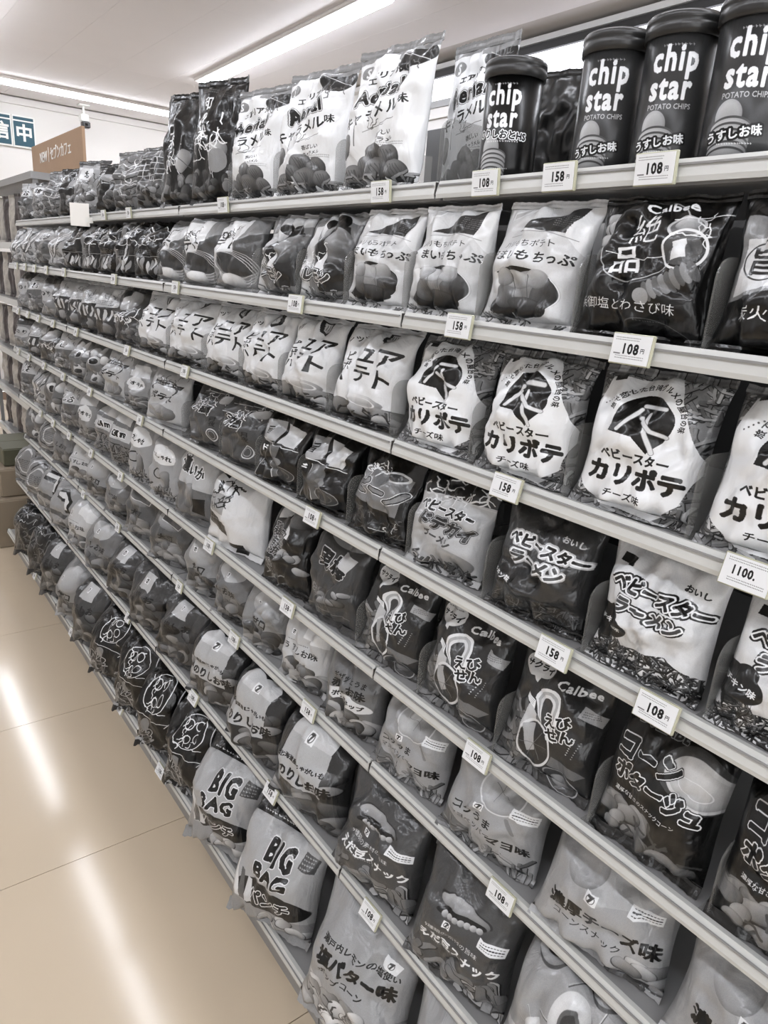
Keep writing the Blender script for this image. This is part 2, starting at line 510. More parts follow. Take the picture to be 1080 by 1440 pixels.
def _ramen(base, txt, edge):
    c = Cv(base, 140)
    c.p([(6, 4), (22, 6), (21, 16), (5, 14)], .2 if base > .5 else .3)
    c.fib(0, 96, 100, 140, 340, .14, .42 if base < .5 else .5, 12, 1.2, 5)
    c.p([(26, 78), (100, 70), (100, 112), (70, 100), (30, 108)], base)
    c.t('ベビースター', 53, 36, 18, txt, rot=6, bold=.045, out=edge, ow=2.0, out2=txt if base > .5 else .7, sx=.82)
    c.t('ラーメン', 50, 59, 19, .3, rot=6, bold=.05, out=edge, ow=1.8, out2=txt if base > .5 else .7, sx=.85)
    for x, y, r in ((4, 78, 12), (16, 74, 11), (22, 86, 13), (8, 96, 12)): c.e(x, y, r, r, .18)
    c.t('チキン味', 14, 86, 8, .85, rot=4, bold=.03)
    c.t('おいし', 80, 18, 8, .12 if base > .5 else .7, rot=4, bold=.04)
    return c
@design
def ramen_dark(): return _ramen(.26, .05, .86)
@design
def ramen_pale(): return _ramen(.78, .06, .84)
@design
def big_noodle():
    c = Cv(.66, 140)
    c.p([(0, 0), (100, 0), (100, 22), (0, 26)], .2); c.scrib(6, 4, 94, 22, 22, .8, 1.6, 4, 14); c.l([(0, 27), (50, 22), (100, 26)], 1.6, .7)
    c.t('ベビースター', 46, 42, 17, .06, rot=3, bold=.05, out=.85, ow=1.2, sx=.8)
    c.t('ドデカイ', 54, 64, 21, .2, rot=6, bold=.05, out=.6, ow=1.0, out2=.06, sx=.95)
    c.t('ラーメン', 46, 84, 13, .3, rot=5, bold=.05); c.shade(60, 112, 34, 20, .45, .7)
    c.fib(10, 116, 90, 138, 60, .2, .5, 10, 2.6, 3)
    return c
@design
def beano():
    c = Cv(.13, 140)
    c.p([(16, 18), (90, 26), (84, 90), (8, 76)], .48); c.scrib(20, 14, 60, 26, 14, .85, 1.6, 4)
    c.t('ビーノ', 50, 54, 30, .5, rot=8, bold=.05, out=.08, ow=1.4, out2=.85)
    c.e(70, 26, 16, 9, .75); c.e(70, 26, 12, 6, .3); c.t('塩', 16, 96, 11, .6, bold=.02, out=.2)
    c.fib(10, 90, 90, 138, 130, .16, .44, 11, 1.4, 4); c.scrib(60, 104, 88, 120, 6, .7, 1.2, 3)
    return c
@design
def coin_dark():
    c = Cv(.14, 140)
    c.p([(6, 12), (46, 8), (52, 44), (20, 52), (10, 40)], .62); c.p([(50, 10), (92, 18), (84, 52), (60, 46)], .76)
    c.t('旨', 26, 28, 17, .12, bold=.02); c.l([(10, 46), (50, 50), (92, 56)], 1.4, .85)
    c.p([(36, 56), (66, 50), (56, 116), (44, 122)], .4); c.l([(36, 56), (44, 122)], 1, .75)
    c.e(62, 84, 9, 8, .5); c.e(68, 108, 20, 15, .3); c.e(68, 108, 20, 15, .58, ring=.9); c.e(68, 108, 14, 10, .42, ring=.8)
    c.t('ド', 22, 66, 15, .85, bold=.03); c.l([(4, 60), (14, 100), (10, 136)], 1.4, .6)
    return c
@design
def outline_kanji():
    c = Cv(.32, 140)
    c.scrib(16, 8, 90, 30, 12, .85, 1.0, 3, 12); c.l([(14, 10), (80, 6), (86, 30)], .9, .8); c.shade(84, 18, 14, 9, .55, .85, -20)
    c.t('沖縄', 40, 46, 26, .12, bold=.03, out=.8, ow=1.2, rot=8); c.t('月\n夜', 74, 72, 12, .08, bold=.02)
    c.e(76, 104, 10, 15, .75, 0, ring=1.6); c.e(76, 104, 6, 10, .6, ring=1); c.shade(30, 104, 24, 20, .28, .45); return c
@design
def pote_badge():
    c = Cv(.66, 140); c.e(46, 42, 38, 22, .1, ring=1.6); c.p([(8, 22), (88, 26), (86, 36), (8, 32)], .15); c.small(14, 29, 80, 1, .8, 4)
    c.t('ポテト', 48, 62, 22, .06, rot=8, bold=.03); c.shade(50, 104, 36, 22, .4, .66); c.scrib(14, 6, 90, 18, 9, .35, 1.2, 3); return c
@design
def uma_badge():
    c = Cv(.52, 140); c.p([(14, 10), (70, 8), (80, 40), (10, 44)], .74); c.e(44, 62, 34, 20, .78); c.t('クオキチ', 44, 62, 13, .06, rot=8, bold=.03); c.chips(14, 92, 88, 132, 22, .3, .6, 11, 6); return c
@design
def clover():
    c = Cv(.42, 140)
    for x, y, r in ((30, 26, 16), (58, 20, 15), (78, 44, 14), (46, 50, 15)): c.shade(x, y, r, r, .55, .85)
    c.e(46, 52, 8, 10, .1); c.shade(58, 104, 22, 18, .5, .8); c.chips(8, 74, 92, 134, 12, .22, .5, 10, 5); return c

@design
def corn_soup():
    c = Cv(.15, 140)
    c.e(78, 40, 34, 24, .32, 14); c.e(80, 42, 30, 20, .74, 14); c.shade(80, 42, 27, 17, .64, .8, 14); c.e(78, 44, 16, 8, .85, 14, ring=.5)
    c.t('DOZABE', 34, 14, 11, .2, rot=0, bold=.04, out=.5, ow=.8)
    c.t('コーン', 34, 38, 24, .07, rot=2, bold=.06, out=.92, ow=1.0, out2=.1, sx=.9)
    c.t('ポタージュ', 48, 64, 21, .1, rot=4, bold=.06, out=.92, ow=1.0, out2=.1, sx=.86)
    c.p([(0, 78), (60, 82), (96, 84), (94, 92), (50, 90), (0, 86)], .08); c.t('濃厚な甘さのスナックコーン', 42, 84, 5, .75, rot=3, bold=.02)
    c.chips(2, 94, 52, 126, 12, .42, .6, 12, 4); c.scrib(30, 106, 96, 134, 16, .3, 2.4, 6, 12); c.shade(74, 124, 20, 10, .3, .55)
    return c
@design
def shrimp():
    c = Cv(.24, 150)
    c.fib(0, 70, 40, 150, 60, .3, .55, 26, 6, 8)
    c.e(20, 16, 19, 13, .78); c.p([(16, 26), (26, 26), (22, 36)], .78); c.t('サクライ', 20, 17, 8.6, .1, rot=0, bold=.03); c.small(8, 8, 32, 1, .3, 2)
    c.t('Calbee', 68, 22, 13, .92, rot=-3, bold=.04)
    for r, v in ((20, .85), (16, .66), (12, .8), (8, .3)):
        c.p([(44 + r * math.cos(math.radians(a)) * .85, 52 + r * math.sin(math.radians(a)) * 1.0) for a in range(180, 366, 8)] + [(44 + r * .85, 92), (44 + r * .55, 92)], v)
    for k in range(4): c.l([(18, 50 + k * 1.5), (28, 56 + k * 2), (32, 70)], 1.3, .85)
    c.p([(24, 60), (36, 68), (40, 110), (30, 116), (22, 90)], .7); c.e(40, 104, 18, 30, .78, -6, ring=2); c.e(40, 104, 15, 26, .24, -6); c.p([(26, 84), (36, 80), (42, 112), (34, 118)], .62)
    for k in range(5): c.l([(40, 104), (40 + 14 * math.cos(k - 1), 104 + 22 * math.sin(k - 1))], .6, .45)
    c.t('えび\nせん', 62, 72, 17, .06, rot=-18, bold=.03, out=.92, ow=1.3, sx=.9)
    c.p([(78, 36), (99, 43), (97, 56), (77, 48)], .62); c.small(80, 42, 94, 3, .3, 1.5)
    for k in range(8): c.e(80 - k * .8, 76 + k * 3.2, .8, .8, .7); c.e(86 - k * .8, 78 + k * 3.2, .7, .7, .6)
    c.p([(60, 110), (94, 118), (84, 128), (56, 124)], .45); c.e(70, 138, 19, 11, .3, 20); c.e(70, 138, 19, 11, .6, 20, ring=.9); c.shade(70, 138, 11, 6, .4, .65)
    return c
@design
def kanji_outline_dark():
    c = Cv(.16, 150); c.p([(6, 4), (50, 0), (40, 26), (10, 34)], .74); c.shade(70, 20, 24, 14, .3, .7); c.p([(48, 34), (66, 36), (64, 54), (50, 52)], .8)
    c.t('鶏皮\n唐揚', 32, 64, 26, .1, bold=.02, out=.72, ow=1.1, rot=6); c.t('香', 34, 104, 15, .1, out=.65, ow=1)
    c.chips(50, 76, 90, 110, 7, .3, .62, 9, 4); c.scrib(16, 118, 84, 140, 12, .5, 1.6, 5); return c
@design
def kanji_outline_grey():
    c = Cv(.3, 150); c.e(60, 12, 34, 12, .52); c.t('男梅', 50, 46, 30, .14, bold=.03, out=.75, ow=1.2, rot=8); c.t('塩', 20, 100, 17, .12, bold=.02, out=.68, ow=1.1)
    c.p([(60, 26), (88, 30), (80, 50), (62, 44)], .72); c.chips(36, 84, 92, 112, 12, .26, .56, 9, 12); c.l([(10, 128), (90, 124)], 1, .5); return c
@design
def pale_block():
    c = Cv(.78, 150); c.p([(4, 14), (22, 4), (20, 20)], .15); c.p([(4, 42), (46, 40), (42, 76), (6, 72)], .6); c.scrib(6, 24, 48, 62, 24, .14, 1.8, 4, 11)
    c.p([(2, 74), (46, 96), (44, 120), (2, 100)], .1); c.p([(50, 128), (72, 126), (74, 146), (54, 148)], .14); c.p([(54, 12), (78, 8), (76, 16), (54, 20)], .6)
    c.small(10, 90, 36, 1, .6, 3); return c
@design
def pale_hooks():
    c = Cv(.68, 150); c.p([(0, 74), (100, 84), (100, 150), (0, 150)], .42); c.t('濃いか', 46, 48, 22, .12, bold=.04, out=.9, ow=1.6, rot=10); c.shade(50, 98, 18, 26, .35, .62, 10)
    c.p([(66, 100), (86, 96), (84, 130), (62, 126)], .12); c.scrib(10, 10, 92, 26, 9, .35, 1.4, 5); return c
@design
def hooks_small():
    c = Cv(.6, 150); c.e(46, 48, 38, 18, .82); c.t('オしゃれ', 46, 48, 13, .1, bold=.03, rot=6); c.e(36, 90, 13, 13, .15, ring=3); c.shade(62, 104, 14, 26, .3, .6); c.fib(6, 120, 94, 146, 40, .24, .6, 16, 3, 3); return c
@design
def box_print():
    c = Cv(.46, 150); c.p([(8, 6), (86, 10), (82, 40), (10, 34)], .76); c.p([(12, 42), (88, 46), (84, 78), (10, 72)], .7); c.t('Gim', 46, 58, 24, .12, bold=.06, out=.9, ow=1.6); c.l([(10, 84), (90, 92)], 2, .12)
    c.fib(10, 92, 90, 146, 60, .2, .6, 20, 2, 9); return c

def _seven(c, x, y, s=1.0):
    c.p([(x - 5 * s, y - 6 * s), (x + 5 * s, y - 5 * s), (x + 5 * s, y + 6 * s), (x - 5 * s, y + 5 * s)], .9)
    c.t('7', x, y, 10 * s, .3, bold=.05); c.e(x, y, 3.6 * s, 4.4 * s, .35, ring=.6)
    return c
def _sticker(c, x, y, rot=18, w=12, h=6, v=.9):
    a = math.radians(rot); ux, uy = math.cos(a), math.sin(a)
    P = [(x + ux * w * i - uy * h * j, y + uy * w * i + ux * h * j) for i, j in ((-1, -1), (1, -1), (1, 1), (-1, 1))]
    c.p(P, v)
    for j in (-.5, 0, .45):
        for i in range(-4, 5):
            q = (x + ux * w * i * .19 - uy * h * j, y + uy * w * i * .19 + ux * h * j)
            c.l([q, (q[0] + ux * 1.0, q[1] + uy * 1.0)], 1.2 if j == 0 else .7, .2)
    return c
@design
def rich_cheese():
    c = Cv(.62, 125); c.p([(8, 8), (50, 4), (78, 40), (40, 60)], .66); c.shade(28, 30, 16, 20, .56, .7, 20)
    c.t('濃厚チーズ味', 51, 78, 18, .05, rot=0, bold=.04, sx=.84); _seven(c, 40, 52, 1.05)
    c.t('コーンスナック', 40, 94, 8.5, .15, rot=0, bold=.0); _sticker(c, 80, 44, 0)
    c.chips(74, 96, 98, 118, 6, .5, .66, 9, 4); c.p([(58, 112), (90, 118), (88, 125), (58, 125)], .3); c.small(62, 116, 86, 2, .6, 1.5); return c
@design
def mayo():
    c = Cv(.6, 135); c.shade(56, 30, 24, 28, .6, .72); c.e(56, 30, 24, 28, .76, ring=1.5); c.l([(44, 26), (64, 36)], .6, .5); c.l([(56, 16), (52, 44)], .6, .52)
    _seven(c, 40, 60, .9); c.t('コクうま', 34, 76, 12.5, .07, rot=0, bold=.02); c.t('マヨペッパー', 34, 90, 8.5, .07, rot=0, bold=.0); c.t('マヨ味', 74, 96, 13, .05, rot=0, bold=.04)
    c.l([(70, 58), (78, 74)], 4, .5); _sticker(c, 84, 46, 3, 12, 7); c.p([(0, 92), (40, 118), (96, 125), (96, 135), (0, 135)], .42); c.fib(6, 112, 94, 132, 36, .4, .66, 18, 3, 2); return c
@design
def zigzag_cut():
    c = Cv(.45, 135); c.p([(40, 4), (60, 2), (56, 22), (42, 22)], .6); c.t('ギザッとうま', 50, 40, 10, .1, rot=0, bold=.02); c.t('赤しお味', 50, 56, 16, .06, rot=0, bold=.03)
    c.e(50, 76, 42, 12, .78, 3); c.t('ポテトチップ', 52, 76, 10, .1, rot=3, bold=.04); c.chips(8, 92, 92, 130, 18, .26, .6, 14, 3); return c
@design
def salted_pale():
    c = Cv(.7, 135); _seven(c, 24, 38, .8); c.t('うすしお味', 46, 64, 14, .1, rot=0, bold=.02); c.small(16, 52, 60, 1, .3, 2.4); c.p([(54, 20), (96, 30), (94, 44), (52, 36)], .8); c.chips(4, 92, 96, 132, 18, .34, .6, 16, 3); return c
@design
def dome_grey():
    c = Cv(.46, 135); c.e(46, 24, 30, 18, .66); _seven(c, 40, 30, .6); c.t('しお味', 44, 66, 17, .12, rot=8, bold=.02); c.chips(4, 82, 96, 132, 16, .26, .52, 17, 7); return c  # chips drawn darker to stand in for shade on the lower front
@design
def dome_pale():
    c = Cv(.52, 135); c.shade(50, 40, 34, 26, .56, .72); _seven(c, 32, 36, .6); c.t('甘口', 44, 74, 18, .1, rot=6, bold=.03); c.chips(4, 88, 96, 132, 15, .3, .56, 18, 9); return c  # dark lower chips paint in the shade below the lit bag top
@design
def framed_dark():
    c = Cv(.36, 135); c.shade(46, 26, 34, 20, .45, .68); c.p([(22, 12), (78, 22), (70, 38), (24, 28)], .42); c.l([(22, 12), (78, 22), (70, 38), (24, 28), (22, 12)], 1.2, .8); c.t('大豆', 42, 66, 17, .1, bold=.03); c.chips(8, 86, 94, 130, 13, .34, .52, 16, 3); return c

@design
def edamame():
    c = Cv(.33, 140); c.e(46, 24, 30, 8, .22, 4); c.shade(46, 26, 28, 9, .42, .68, 4); c.e(46, 34, 26, 6, .15, -8)
    for k in range(7): c.shade(30 + k * 6, 39 - k * .6, 3.5, 4, .5, .75)
    _seven(c, 36, 50, .8); c.t('9種類の素材の旨味', 44, 64, 7, .8, rot=0, bold=.0)
    c.t('えだ豆スナック', 51, 80, 15, .93, rot=0, bold=.03, sx=.84); _sticker(c, 82, 46, 0, 13, 6); c.small(22, 88, 50, 1, .6, 2)
    c.fib(0, 104, 100, 140, 26, .42, .66, 24, 8, 5); return c
@design
def rings():
    c = Cv(.6, 140); c.fib(0, 0, 100, 140, 14, .66, .76, 80, .9, 6)
    for x, y, r in ((16, 12, 15), (50, 42, 17), (30, 66, 15), (84, 56, 16), (76, 88, 16), (46, 104, 17), (14, 96, 15), (66, 14, 14), (92, 122, 14), (24, 130, 14)):
        c.e(x + 1, y + 1.5, r + .5, r * .85 + .5, .36); c.shade(x, y, r, r * .85, .6, .84); c.e(x, y, r * .5, r * .4, .4); c.e(x, y, r * .36, r * .26, .28)
    c.p([(0, 112), (24, 118), (22, 140), (0, 140)], .72); c.t('チーズ', 16, 128, 9, .1, rot=24, bold=.03); c.e(66, 66, 6, 2, .85, ring=.7); return c
@design
def norishio():
    c = Cv(.24, 135); c.chips(4, 40, 96, 132, 22, .3, .58, 15, 5)
    c.e(32, 24, 17, 18, .72); c.e(60, 24, 18, 18, .72); c.p([(16, 30), (77, 32), (80, 84), (12, 84)], .66); _seven(c, 50, 28, .8)
    c.t('北海道産じゃがいも', 46, 50, 7.4, .08, rot=0, bold=.03); c.t('のりしお味', 52, 72, 18, .05, sx=.84, rot=0, bold=.03)
    c.t('のりしお味', 52, 72, 18, .05, sx=.84, rot=0, bold=.03); return c
@design
def norishio_far():
    c = Cv(.3, 135); c.p([(30, 8), (56, 12), (60, 36), (26, 34)], .68); c.chips(4, 50, 96, 130, 18, .22, .5, 15, 9); _seven(c, 42, 22, .7); c.t('うましお', 42, 50, 16, .08, rot=0, bold=.03); return c
@design
def arch_number():
    c = Cv(.58, 135); c.p([(26, 14), (62, 10), (84, 30), (84, 70), (70, 70), (66, 36), (30, 32)], .12); c.p([(32, 20), (60, 17), (76, 32), (76, 60), (68, 60), (64, 28), (32, 26)], .78); c.p([(16, 70), (72, 78), (68, 92), (14, 84)], .36); c.chips(8, 96, 92, 130, 12, .3, .56, 14, 5); return c
@design
def stripe_label():
    c = Cv(.5, 135)
    for k in range(5): c.e(60, 60, 26 + k * 11, 34 + k * 13, (.75, .2, .66, .3, .7)[k], 10, ring=3)
    c.small(30, 50, 76, 5, .2, 4, 8); return c
@design
def mesh_dark():
    c = Cv(.16, 135); c.scrib(8, 8, 92, 128, 46, .42, 2.2, 5, 14); c.scrib(20, 10, 80, 50, 8, .75, 1.2, 9); c.chips(20, 60, 80, 120, 9, .16, .38, 11, 8); return c

@design
def butter_salt():
    c = Cv(.6, 150); c.p([(70, 20), (88, 24), (84, 36), (70, 32)], .9); _seven(c, 78, 28, .8); c.t('瀬戸内レモンの塩使い', 50, 38, 8, .08, rot=0, bold=.02)
    c.t('塩バター味', 50, 56, 20, .05, rot=0, bold=.045, sx=.8); c.t('ポップコーン', 40, 74, 8.5, .1, rot=0, bold=.01)
    c.chips(0, 92, 100, 150, 40, .5, .76, 10, 7, .9); c.scrib(4, 100, 96, 146, 22, .3, 1.6, 3); return c
@design
def big_bag():
    c = Cv(.64, 150); c.p([(0, 0), (100, 0), (100, 10), (0, 12)], .18); c.small(8, 6, 90, 1, .8, 3.4)
    c.t('BIG', 56, 36, 27, .12, rot=-2, bold=.05, out=.92, ow=1.2, sx=.8); c.t('BAG', 54, 62, 27, .12, rot=-2, bold=.05, out=.92, ow=1.2, sx=.8)
    c.p([(80, 22), (96, 24), (95, 40), (79, 38)], .35); c.small(81, 26, 92, 4, .7, 2.2)
    c.e(54, 98, 44, 20, .2, 4); c.t('パンチ', 56, 99, 21, .15, rot=2, bold=.04, out=.92, ow=1.3, sx=.85)
    for k in range(3): c.p([(2 + k * 12, 70 + k * 5), (7 + k * 12, 72 + k * 5), (20 + k * 8, 110), (10 + k * 8, 112)], (.8, .4, .75)[k])
    c.p([(0, 112), (100, 116), (100, 150), (0, 150)], .56); c.chips(40, 118, 96, 146, 8, .5, .68, 9, 3); return c
@design
def curls_black():
    c = Cv(.06, 150); c.e(54, 34, 28, 24, .9, -20, ring=1.2)
    for x, y in ((44, 26), (60, 24), (66, 38), (50, 44)): c.e(x, y, 7, 6, .85, 20, ring=1.2)
    c.scrib(28, 14, 80, 56, 12, .85, 1.2, 5, 9); c.l([(20, 66), (88, 74)], 1.3, .8); c.t('N22', 34, 100, 22, .2, rot=10, bold=.05, out=.7, ow=1.2)
    c.fib(4, 112, 96, 148, 40, .2, .62, 22, 3, 4); c.l([(90, 2), (96, 60), (82, 80)], 1.4, .8); c.e(40, 86, 9, 14, .5, 20); return c
@design
def tag_print():
    c = Cv(.9, 62, 2.4); c.t('108', 52, 30, 30, .08, bold=.04, sx=.9); c.small(8, 7, 70, 2, .3, 3, 3); c.small(14, 46, 88, 2, .3, 3, 5); c.t('円', 82, 32, 11, .12); c.p([(8, 40), (26, 40), (26, 43), (8, 43)], .5); return c
@design
def tag_print_b():
    c = Cv(.9, 62, 2.4); c.t('158', 52, 30, 30, .08, bold=.04, sx=.9); c.small(8, 7, 84, 2, .3, 3, 13); c.small(10, 46, 70, 2, .3, 3, 15); c.t('円', 84, 32, 10, .12); return c
@design
def tag_print_c():
    c = Cv(.88, 62, 2.4); c.t('1100.', 46, 28, 25, .08, bold=.03, sx=.85); c.small(8, 6, 88, 2, .35, 3, 23); c.small(16, 46, 92, 2, .3, 3, 25); return c

# can wraps: x is the full turn
def _can(base, txt, sub):
    c = Cv(base, 56, 9)
    cx = 50
    c.small(44, 6, 57, 1, .6, 1.3)
    c.t('chip', cx, 12.6, 14.5, .83, bold=.042, sx=.74); c.t('star', cx - .5, 23.4, 14, .83, bold=.042, sx=.74)
    if sub: c.t('POTATO CHIPS', cx, 30.2, 3, .66, bold=.01, sx=.9)
    c.shade(44.5, 38, 5.6, 6.4, .55, .7)
    for k in range(6): c.e(46, 42.5 + k * 2.3, 8.6, 4.6, .34); c.shade(46, 43 + k * 2.3, 8.3, 4.2, .5, .74)
    if sub: c.t(txt, 48, 44.5, 4.6, .93, rot=-8, bold=.03, out=.1, ow=.9)
    else:
        c.t(txt, 50, 31, 4.8, .1, rot=3, bold=.04, out=.85, ow=.5); c.small(42, 34.5, 60, 1, .8, 1.2)
    c.small(42, 48.5, 56, 1, .85, .9)
    return c
@design
def can_salt(): return _can(.27, 'うすしお味', True)
@design
def can_dark(): return _can(.12, 'のりしおとHS', False)

# ---------------------------------------------------------------- materials
IMG = {}
def image_of(name):
    if name not in IMG:
        cv = DES[name]()
        q = np.random.RandomState(len(IMG)); a = cv.a
        a = a + q.normal(0, .012, a.shape)
        a = np.clip(.44 + (a - .47) * 1.24, 0.02, .90)
        # the packs are neutral greys
        px = np.ones((cv.H, cv.W, 4), np.float32)
        px[..., 0] = a * .985; px[..., 1] = a * .992; px[..., 2] = a
        im = bpy.data.images.new(name, cv.W, cv.H)
        im.pixels.foreach_set(px[::-1].ravel())
        im.pack()
        IMG[name] = im
    return IMG[name]

PM = {}
def print_mat(name, rough=.3, bump=.7, clear=True):
    key = name
    if key in PM: return PM[key]
    m = bpy.data.materials.new('print_' + name)
    m.use_nodes = True
    nt = m.node_tree; b = nt.nodes['Principled BSDF']
    tx = nt.nodes.new('ShaderNodeTexImage'); tx.image = image_of(name); tx.extension = 'EXTEND'
    nt.links.new(tx.outputs[0], b.inputs['Base Color'])
    b.inputs['Roughness'].default_value = rough
    b.inputs['Specular IOR Level'].default_value = .35
    if bump:
        tc = nt.nodes.new('ShaderNodeTexCoord')
        mp = nt.nodes.new('ShaderNodeMapping'); mp.inputs['Scale'].default_value = (1, 1, .55)
        n = nt.nodes.new('ShaderNodeTexNoise'); n.inputs['Scale'].default_value = 26; n.inputs['Detail'].default_value = 3; n.inputs['Distortion'].default_value = 1.2
        v = nt.nodes.new('ShaderNodeTexVoronoi'); v.feature = 'DISTANCE_TO_EDGE'; v.inputs['Scale'].default_value = 24
        ad = nt.nodes.new('ShaderNodeMath'); ad.operation = 'MULTIPLY_ADD'; ad.inputs[1].default_value = .6
        bp = nt.nodes.new('ShaderNodeBump'); bp.inputs['Strength'].default_value = bump; bp.inputs['Distance'].default_value = .006
        nt.links.new(tc.outputs['Object'], mp.inputs[0])
        nt.links.new(mp.outputs[0], n.inputs['Vector']); nt.links.new(mp.outputs[0], v.inputs['Vector'])
        nt.links.new(v.outputs['Distance'], ad.inputs[0]); nt.links.new(n.outputs['Fac'], ad.inputs[2])
        nt.links.new(ad.outputs[0], bp.inputs['Height']); nt.links.new(bp.outputs[0], b.inputs['Normal'])
        if clear:
            b.inputs['Coat Weight'].default_value = .32; b.inputs['Coat Roughness'].default_value = .09
            nt.links.new(bp.outputs[0], b.inputs['Coat Normal'])
    PM[key] = m
    return m

M = dict(
    floor=mat('floor_tile_polished', (.765, .705, .62), .12, noise=.05, nscale=2.2, bump=.012, bscale=3),
    grout=mat('grout', (.42, .33, .26), .7),
    ceiling=mat('ceiling_board', (.94, .925, .925), .9, noise=.02, nscale=3),
    wall=mat('wall_paint', (.87, .86, .845), .85, noise=.015, nscale=2),
    steel=mat('shelf_enamel', (.56, .56, .56), .38, noise=.04, nscale=9),
    rail=mat('rail_plastic', (.775, .78, .77), .32, noise=.03, nscale=14, coat=.3),
    rail_dark=mat('rail_joint', (.16, .15, .14), .5),
    back=mat('back_panel_grey', (.2, .2, .2), .6, noise=.06, nscale=6),
    lamp=mat('lamp_diffuser', (.955, .968, 1), .4, emit=LAMP),
    lamp_body=mat('lamp_body', (.80, .78, .76), .5),
    tagh=mat('tag_holder_clear', (.80, .80, .70), .25, alpha=.75),
    card=mat('card_white', (.92, .91, .89), .6),
    acrylic=mat('divider_acrylic', (.55, .55, .54), .12, alpha=.30),
    lid=mat('can_lid_plastic', (.16, .16, .16), .3, bump=.05),
    foil=mat('can_foil', (.7, .7, .7), .25, metal=.9),
    teal=mat('sign_teal', (.10, .29, .35), .5),
    white=mat('white_plastic', (.9, .9, .88), .35),
    kraft=mat('kraft_board', (.64, .53, .43), .75, noise=.06, nscale=14),
    box=mat('carton_card', (.55, .50, .43), .8, noise=.08, nscale=8),
    tape=mat('carton_tape', (.68, .64, .58), .4),
    olive=mat('crate_olive', (.33, .33, .26), .5),
    black=mat('black_plastic', (.05, .05, .05), .35),
    lens=mat('camera_glass', (.03, .03, .04), .05, coat=1),
    fridge=mat('case_enamel', (.82, .81, .80), .4),
    litpanel=mat('case_light_panel', (.97, .97, 1.0), .4, emit=1.0),
    darkbag=mat('black_film', (.08, .08, .08), .3, bump=.35, bscale=26),
    pack_pale=mat('peg_pack_pale', (.68, .66, .63), .35, noise=.5, nscale=40, bump=.3, bscale=40),
    pack_dark=mat('peg_pack_dark', (.26, .23, .23), .35, noise=.5, nscale=40, bump=.3, bscale=40),
)

M['floor'].node_tree.nodes['Principled BSDF'].inputs['Specular IOR Level'].default_value = .32

# ---------------------------------------------------------------- the room
RX0, RX1, RY0, RY1, RZ = -2.6, 3.46, -2.6, 8.05, 2.70
TILE = 0.612
def structure(o): o['kind'] = 'structure'; return o
floor = structure(MB().box(RX0, RY0, -.06, RX1, RY1, -.004).build('floor', M['grout']))
tme = MB().box(0.001, 0.001, -.02, TILE - .001, TILE - .001, 0.0).mesh('floor_tile')
x0 = 0.562
ix0 = int(math.floor((RX0 - x0) / TILE)); iy0 = int(math.floor((RY0 - .827) / TILE))
for i in range(-4, 5):
    for j in range(-4, 12):
        X = x0 + i * TILE; Y = .827 + j * TILE
        if X < RX0 or X + TILE > RX1 or Y + TILE > RY1 or Y < RY0: continue
        o = mesh_obj('floor_tile', tme, M['floor'], floor); o.location = (X, Y, 0)
ceil = structure(MB().box(RX0, RY0, RZ + .012, RX1, RY1, RZ + .1).build('ceiling', M['lamp_body']))
CW = .4225
cme = MB().box(.0006, .0006, 0, CW - .0006, 1.82 - .0006, .012).mesh('ceiling_board')
for i in range(-9, 5):
    for j in range(-2, 4):
        X = 1.51 + i * CW; Y = .65 + j * 1.82
        if X < RX0 or X + CW > RX1 + .05: continue
        o = mesh_obj('ceiling_board', cme, M['ceiling'], ceil); o.location = (X, Y, RZ)
structure(MB().box(RX0 - .1, RY1, 0, RX1 + .1, RY1 + .1, RZ + .1).build('wall_back', M['wall']))
structure(MB().box(RX1, RY0, 0, RX1 + .1, RY1, RZ + .1).build('wall_right', M['wall']))
structure(MB().box(RX0 - .1, RY0, 0, RX0, RY1, RZ + .1).build('wall_left', M['wall']))
structure(MB().box(RX0 - .1, RY0 - .1, 0, RX1 + .1, RY0, .7).box(RX0 - .1, RY0 - .1, 2.45, RX1 + .1, RY0, RZ + .1).box(RX0 - .1, RY0 - .1, .7, RX0 + .3, RY0, 2.45).box(RX1 - .3, RY0 - .1, .7, RX1 + .1, RY0, 2.45).build('wall_front', M['wall']))  # wide opening added behind the camera to let world light in as fill
_wf = MB()
for _x in (RX0 + .3, -.8, .45, 1.8, RX1 - .34): _wf.box(_x, RY0 - .07, .7, _x + .04, RY0 - .03, 2.45)
_wf.box(RX0 + .3, RY0 - .08, .7, RX1 - .3, RY0 - .02, .74).box(RX0 + .3, RY0 - .08, 2.41, RX1 - .3, RY0 - .02, 2.45)
structure(_wf.build('fill_window', M['steel']))  # frame of the added, unseen window that admits the fill light
structure(MB().box(RX0, RY1 - .03, RZ - .055, RX1, RY1, RZ).build('trim_1', M['wall']))

# ---------------------------------------------------------------- ceiling lamps
def lamp(x, y, L, along, label, tilt=0):
    r = empty('ceiling_lamp', (x, y, RZ), (0, 0, (0 if along == 'y' else PI / 2) + tilt))
    tag(r, label, 'lamp', 'ceiling strip lamps')
    MB().box(-.072, -L / 2 - .02, -.024, .072, L / 2 + .02, 0, .006).build('lamp_base', M['lamp_body'], r)
    pts = [(.040 * math.cos(a), -.0245 - .036 * math.sin(a)) for a in [PI * k / 8 for k in range(9)]]
    MB().prism(pts, 1, -L / 2, L / 2).build('diffuser', M['lamp'], r)
lamp(2.47, 4.60, 2.5, 'y', 'white strip lamp running along the ceiling above the tall caramel bags', -.043)
lamp(2.47, 1.6, 2.5, 'y', 'white strip lamp outside the picture above the near cans')
lamp(2.4, 7.2, 2.4, 'x', 'long white strip lamp across the ceiling before the far wall')
lamp(.885, 6.05, 2.2, 'y', 'strip lamp mirrored as the farther streak on the floor')
lamp(.885, 3.05, 2.6, 'y', 'strip lamp mirrored as the nearer streak on the floor')
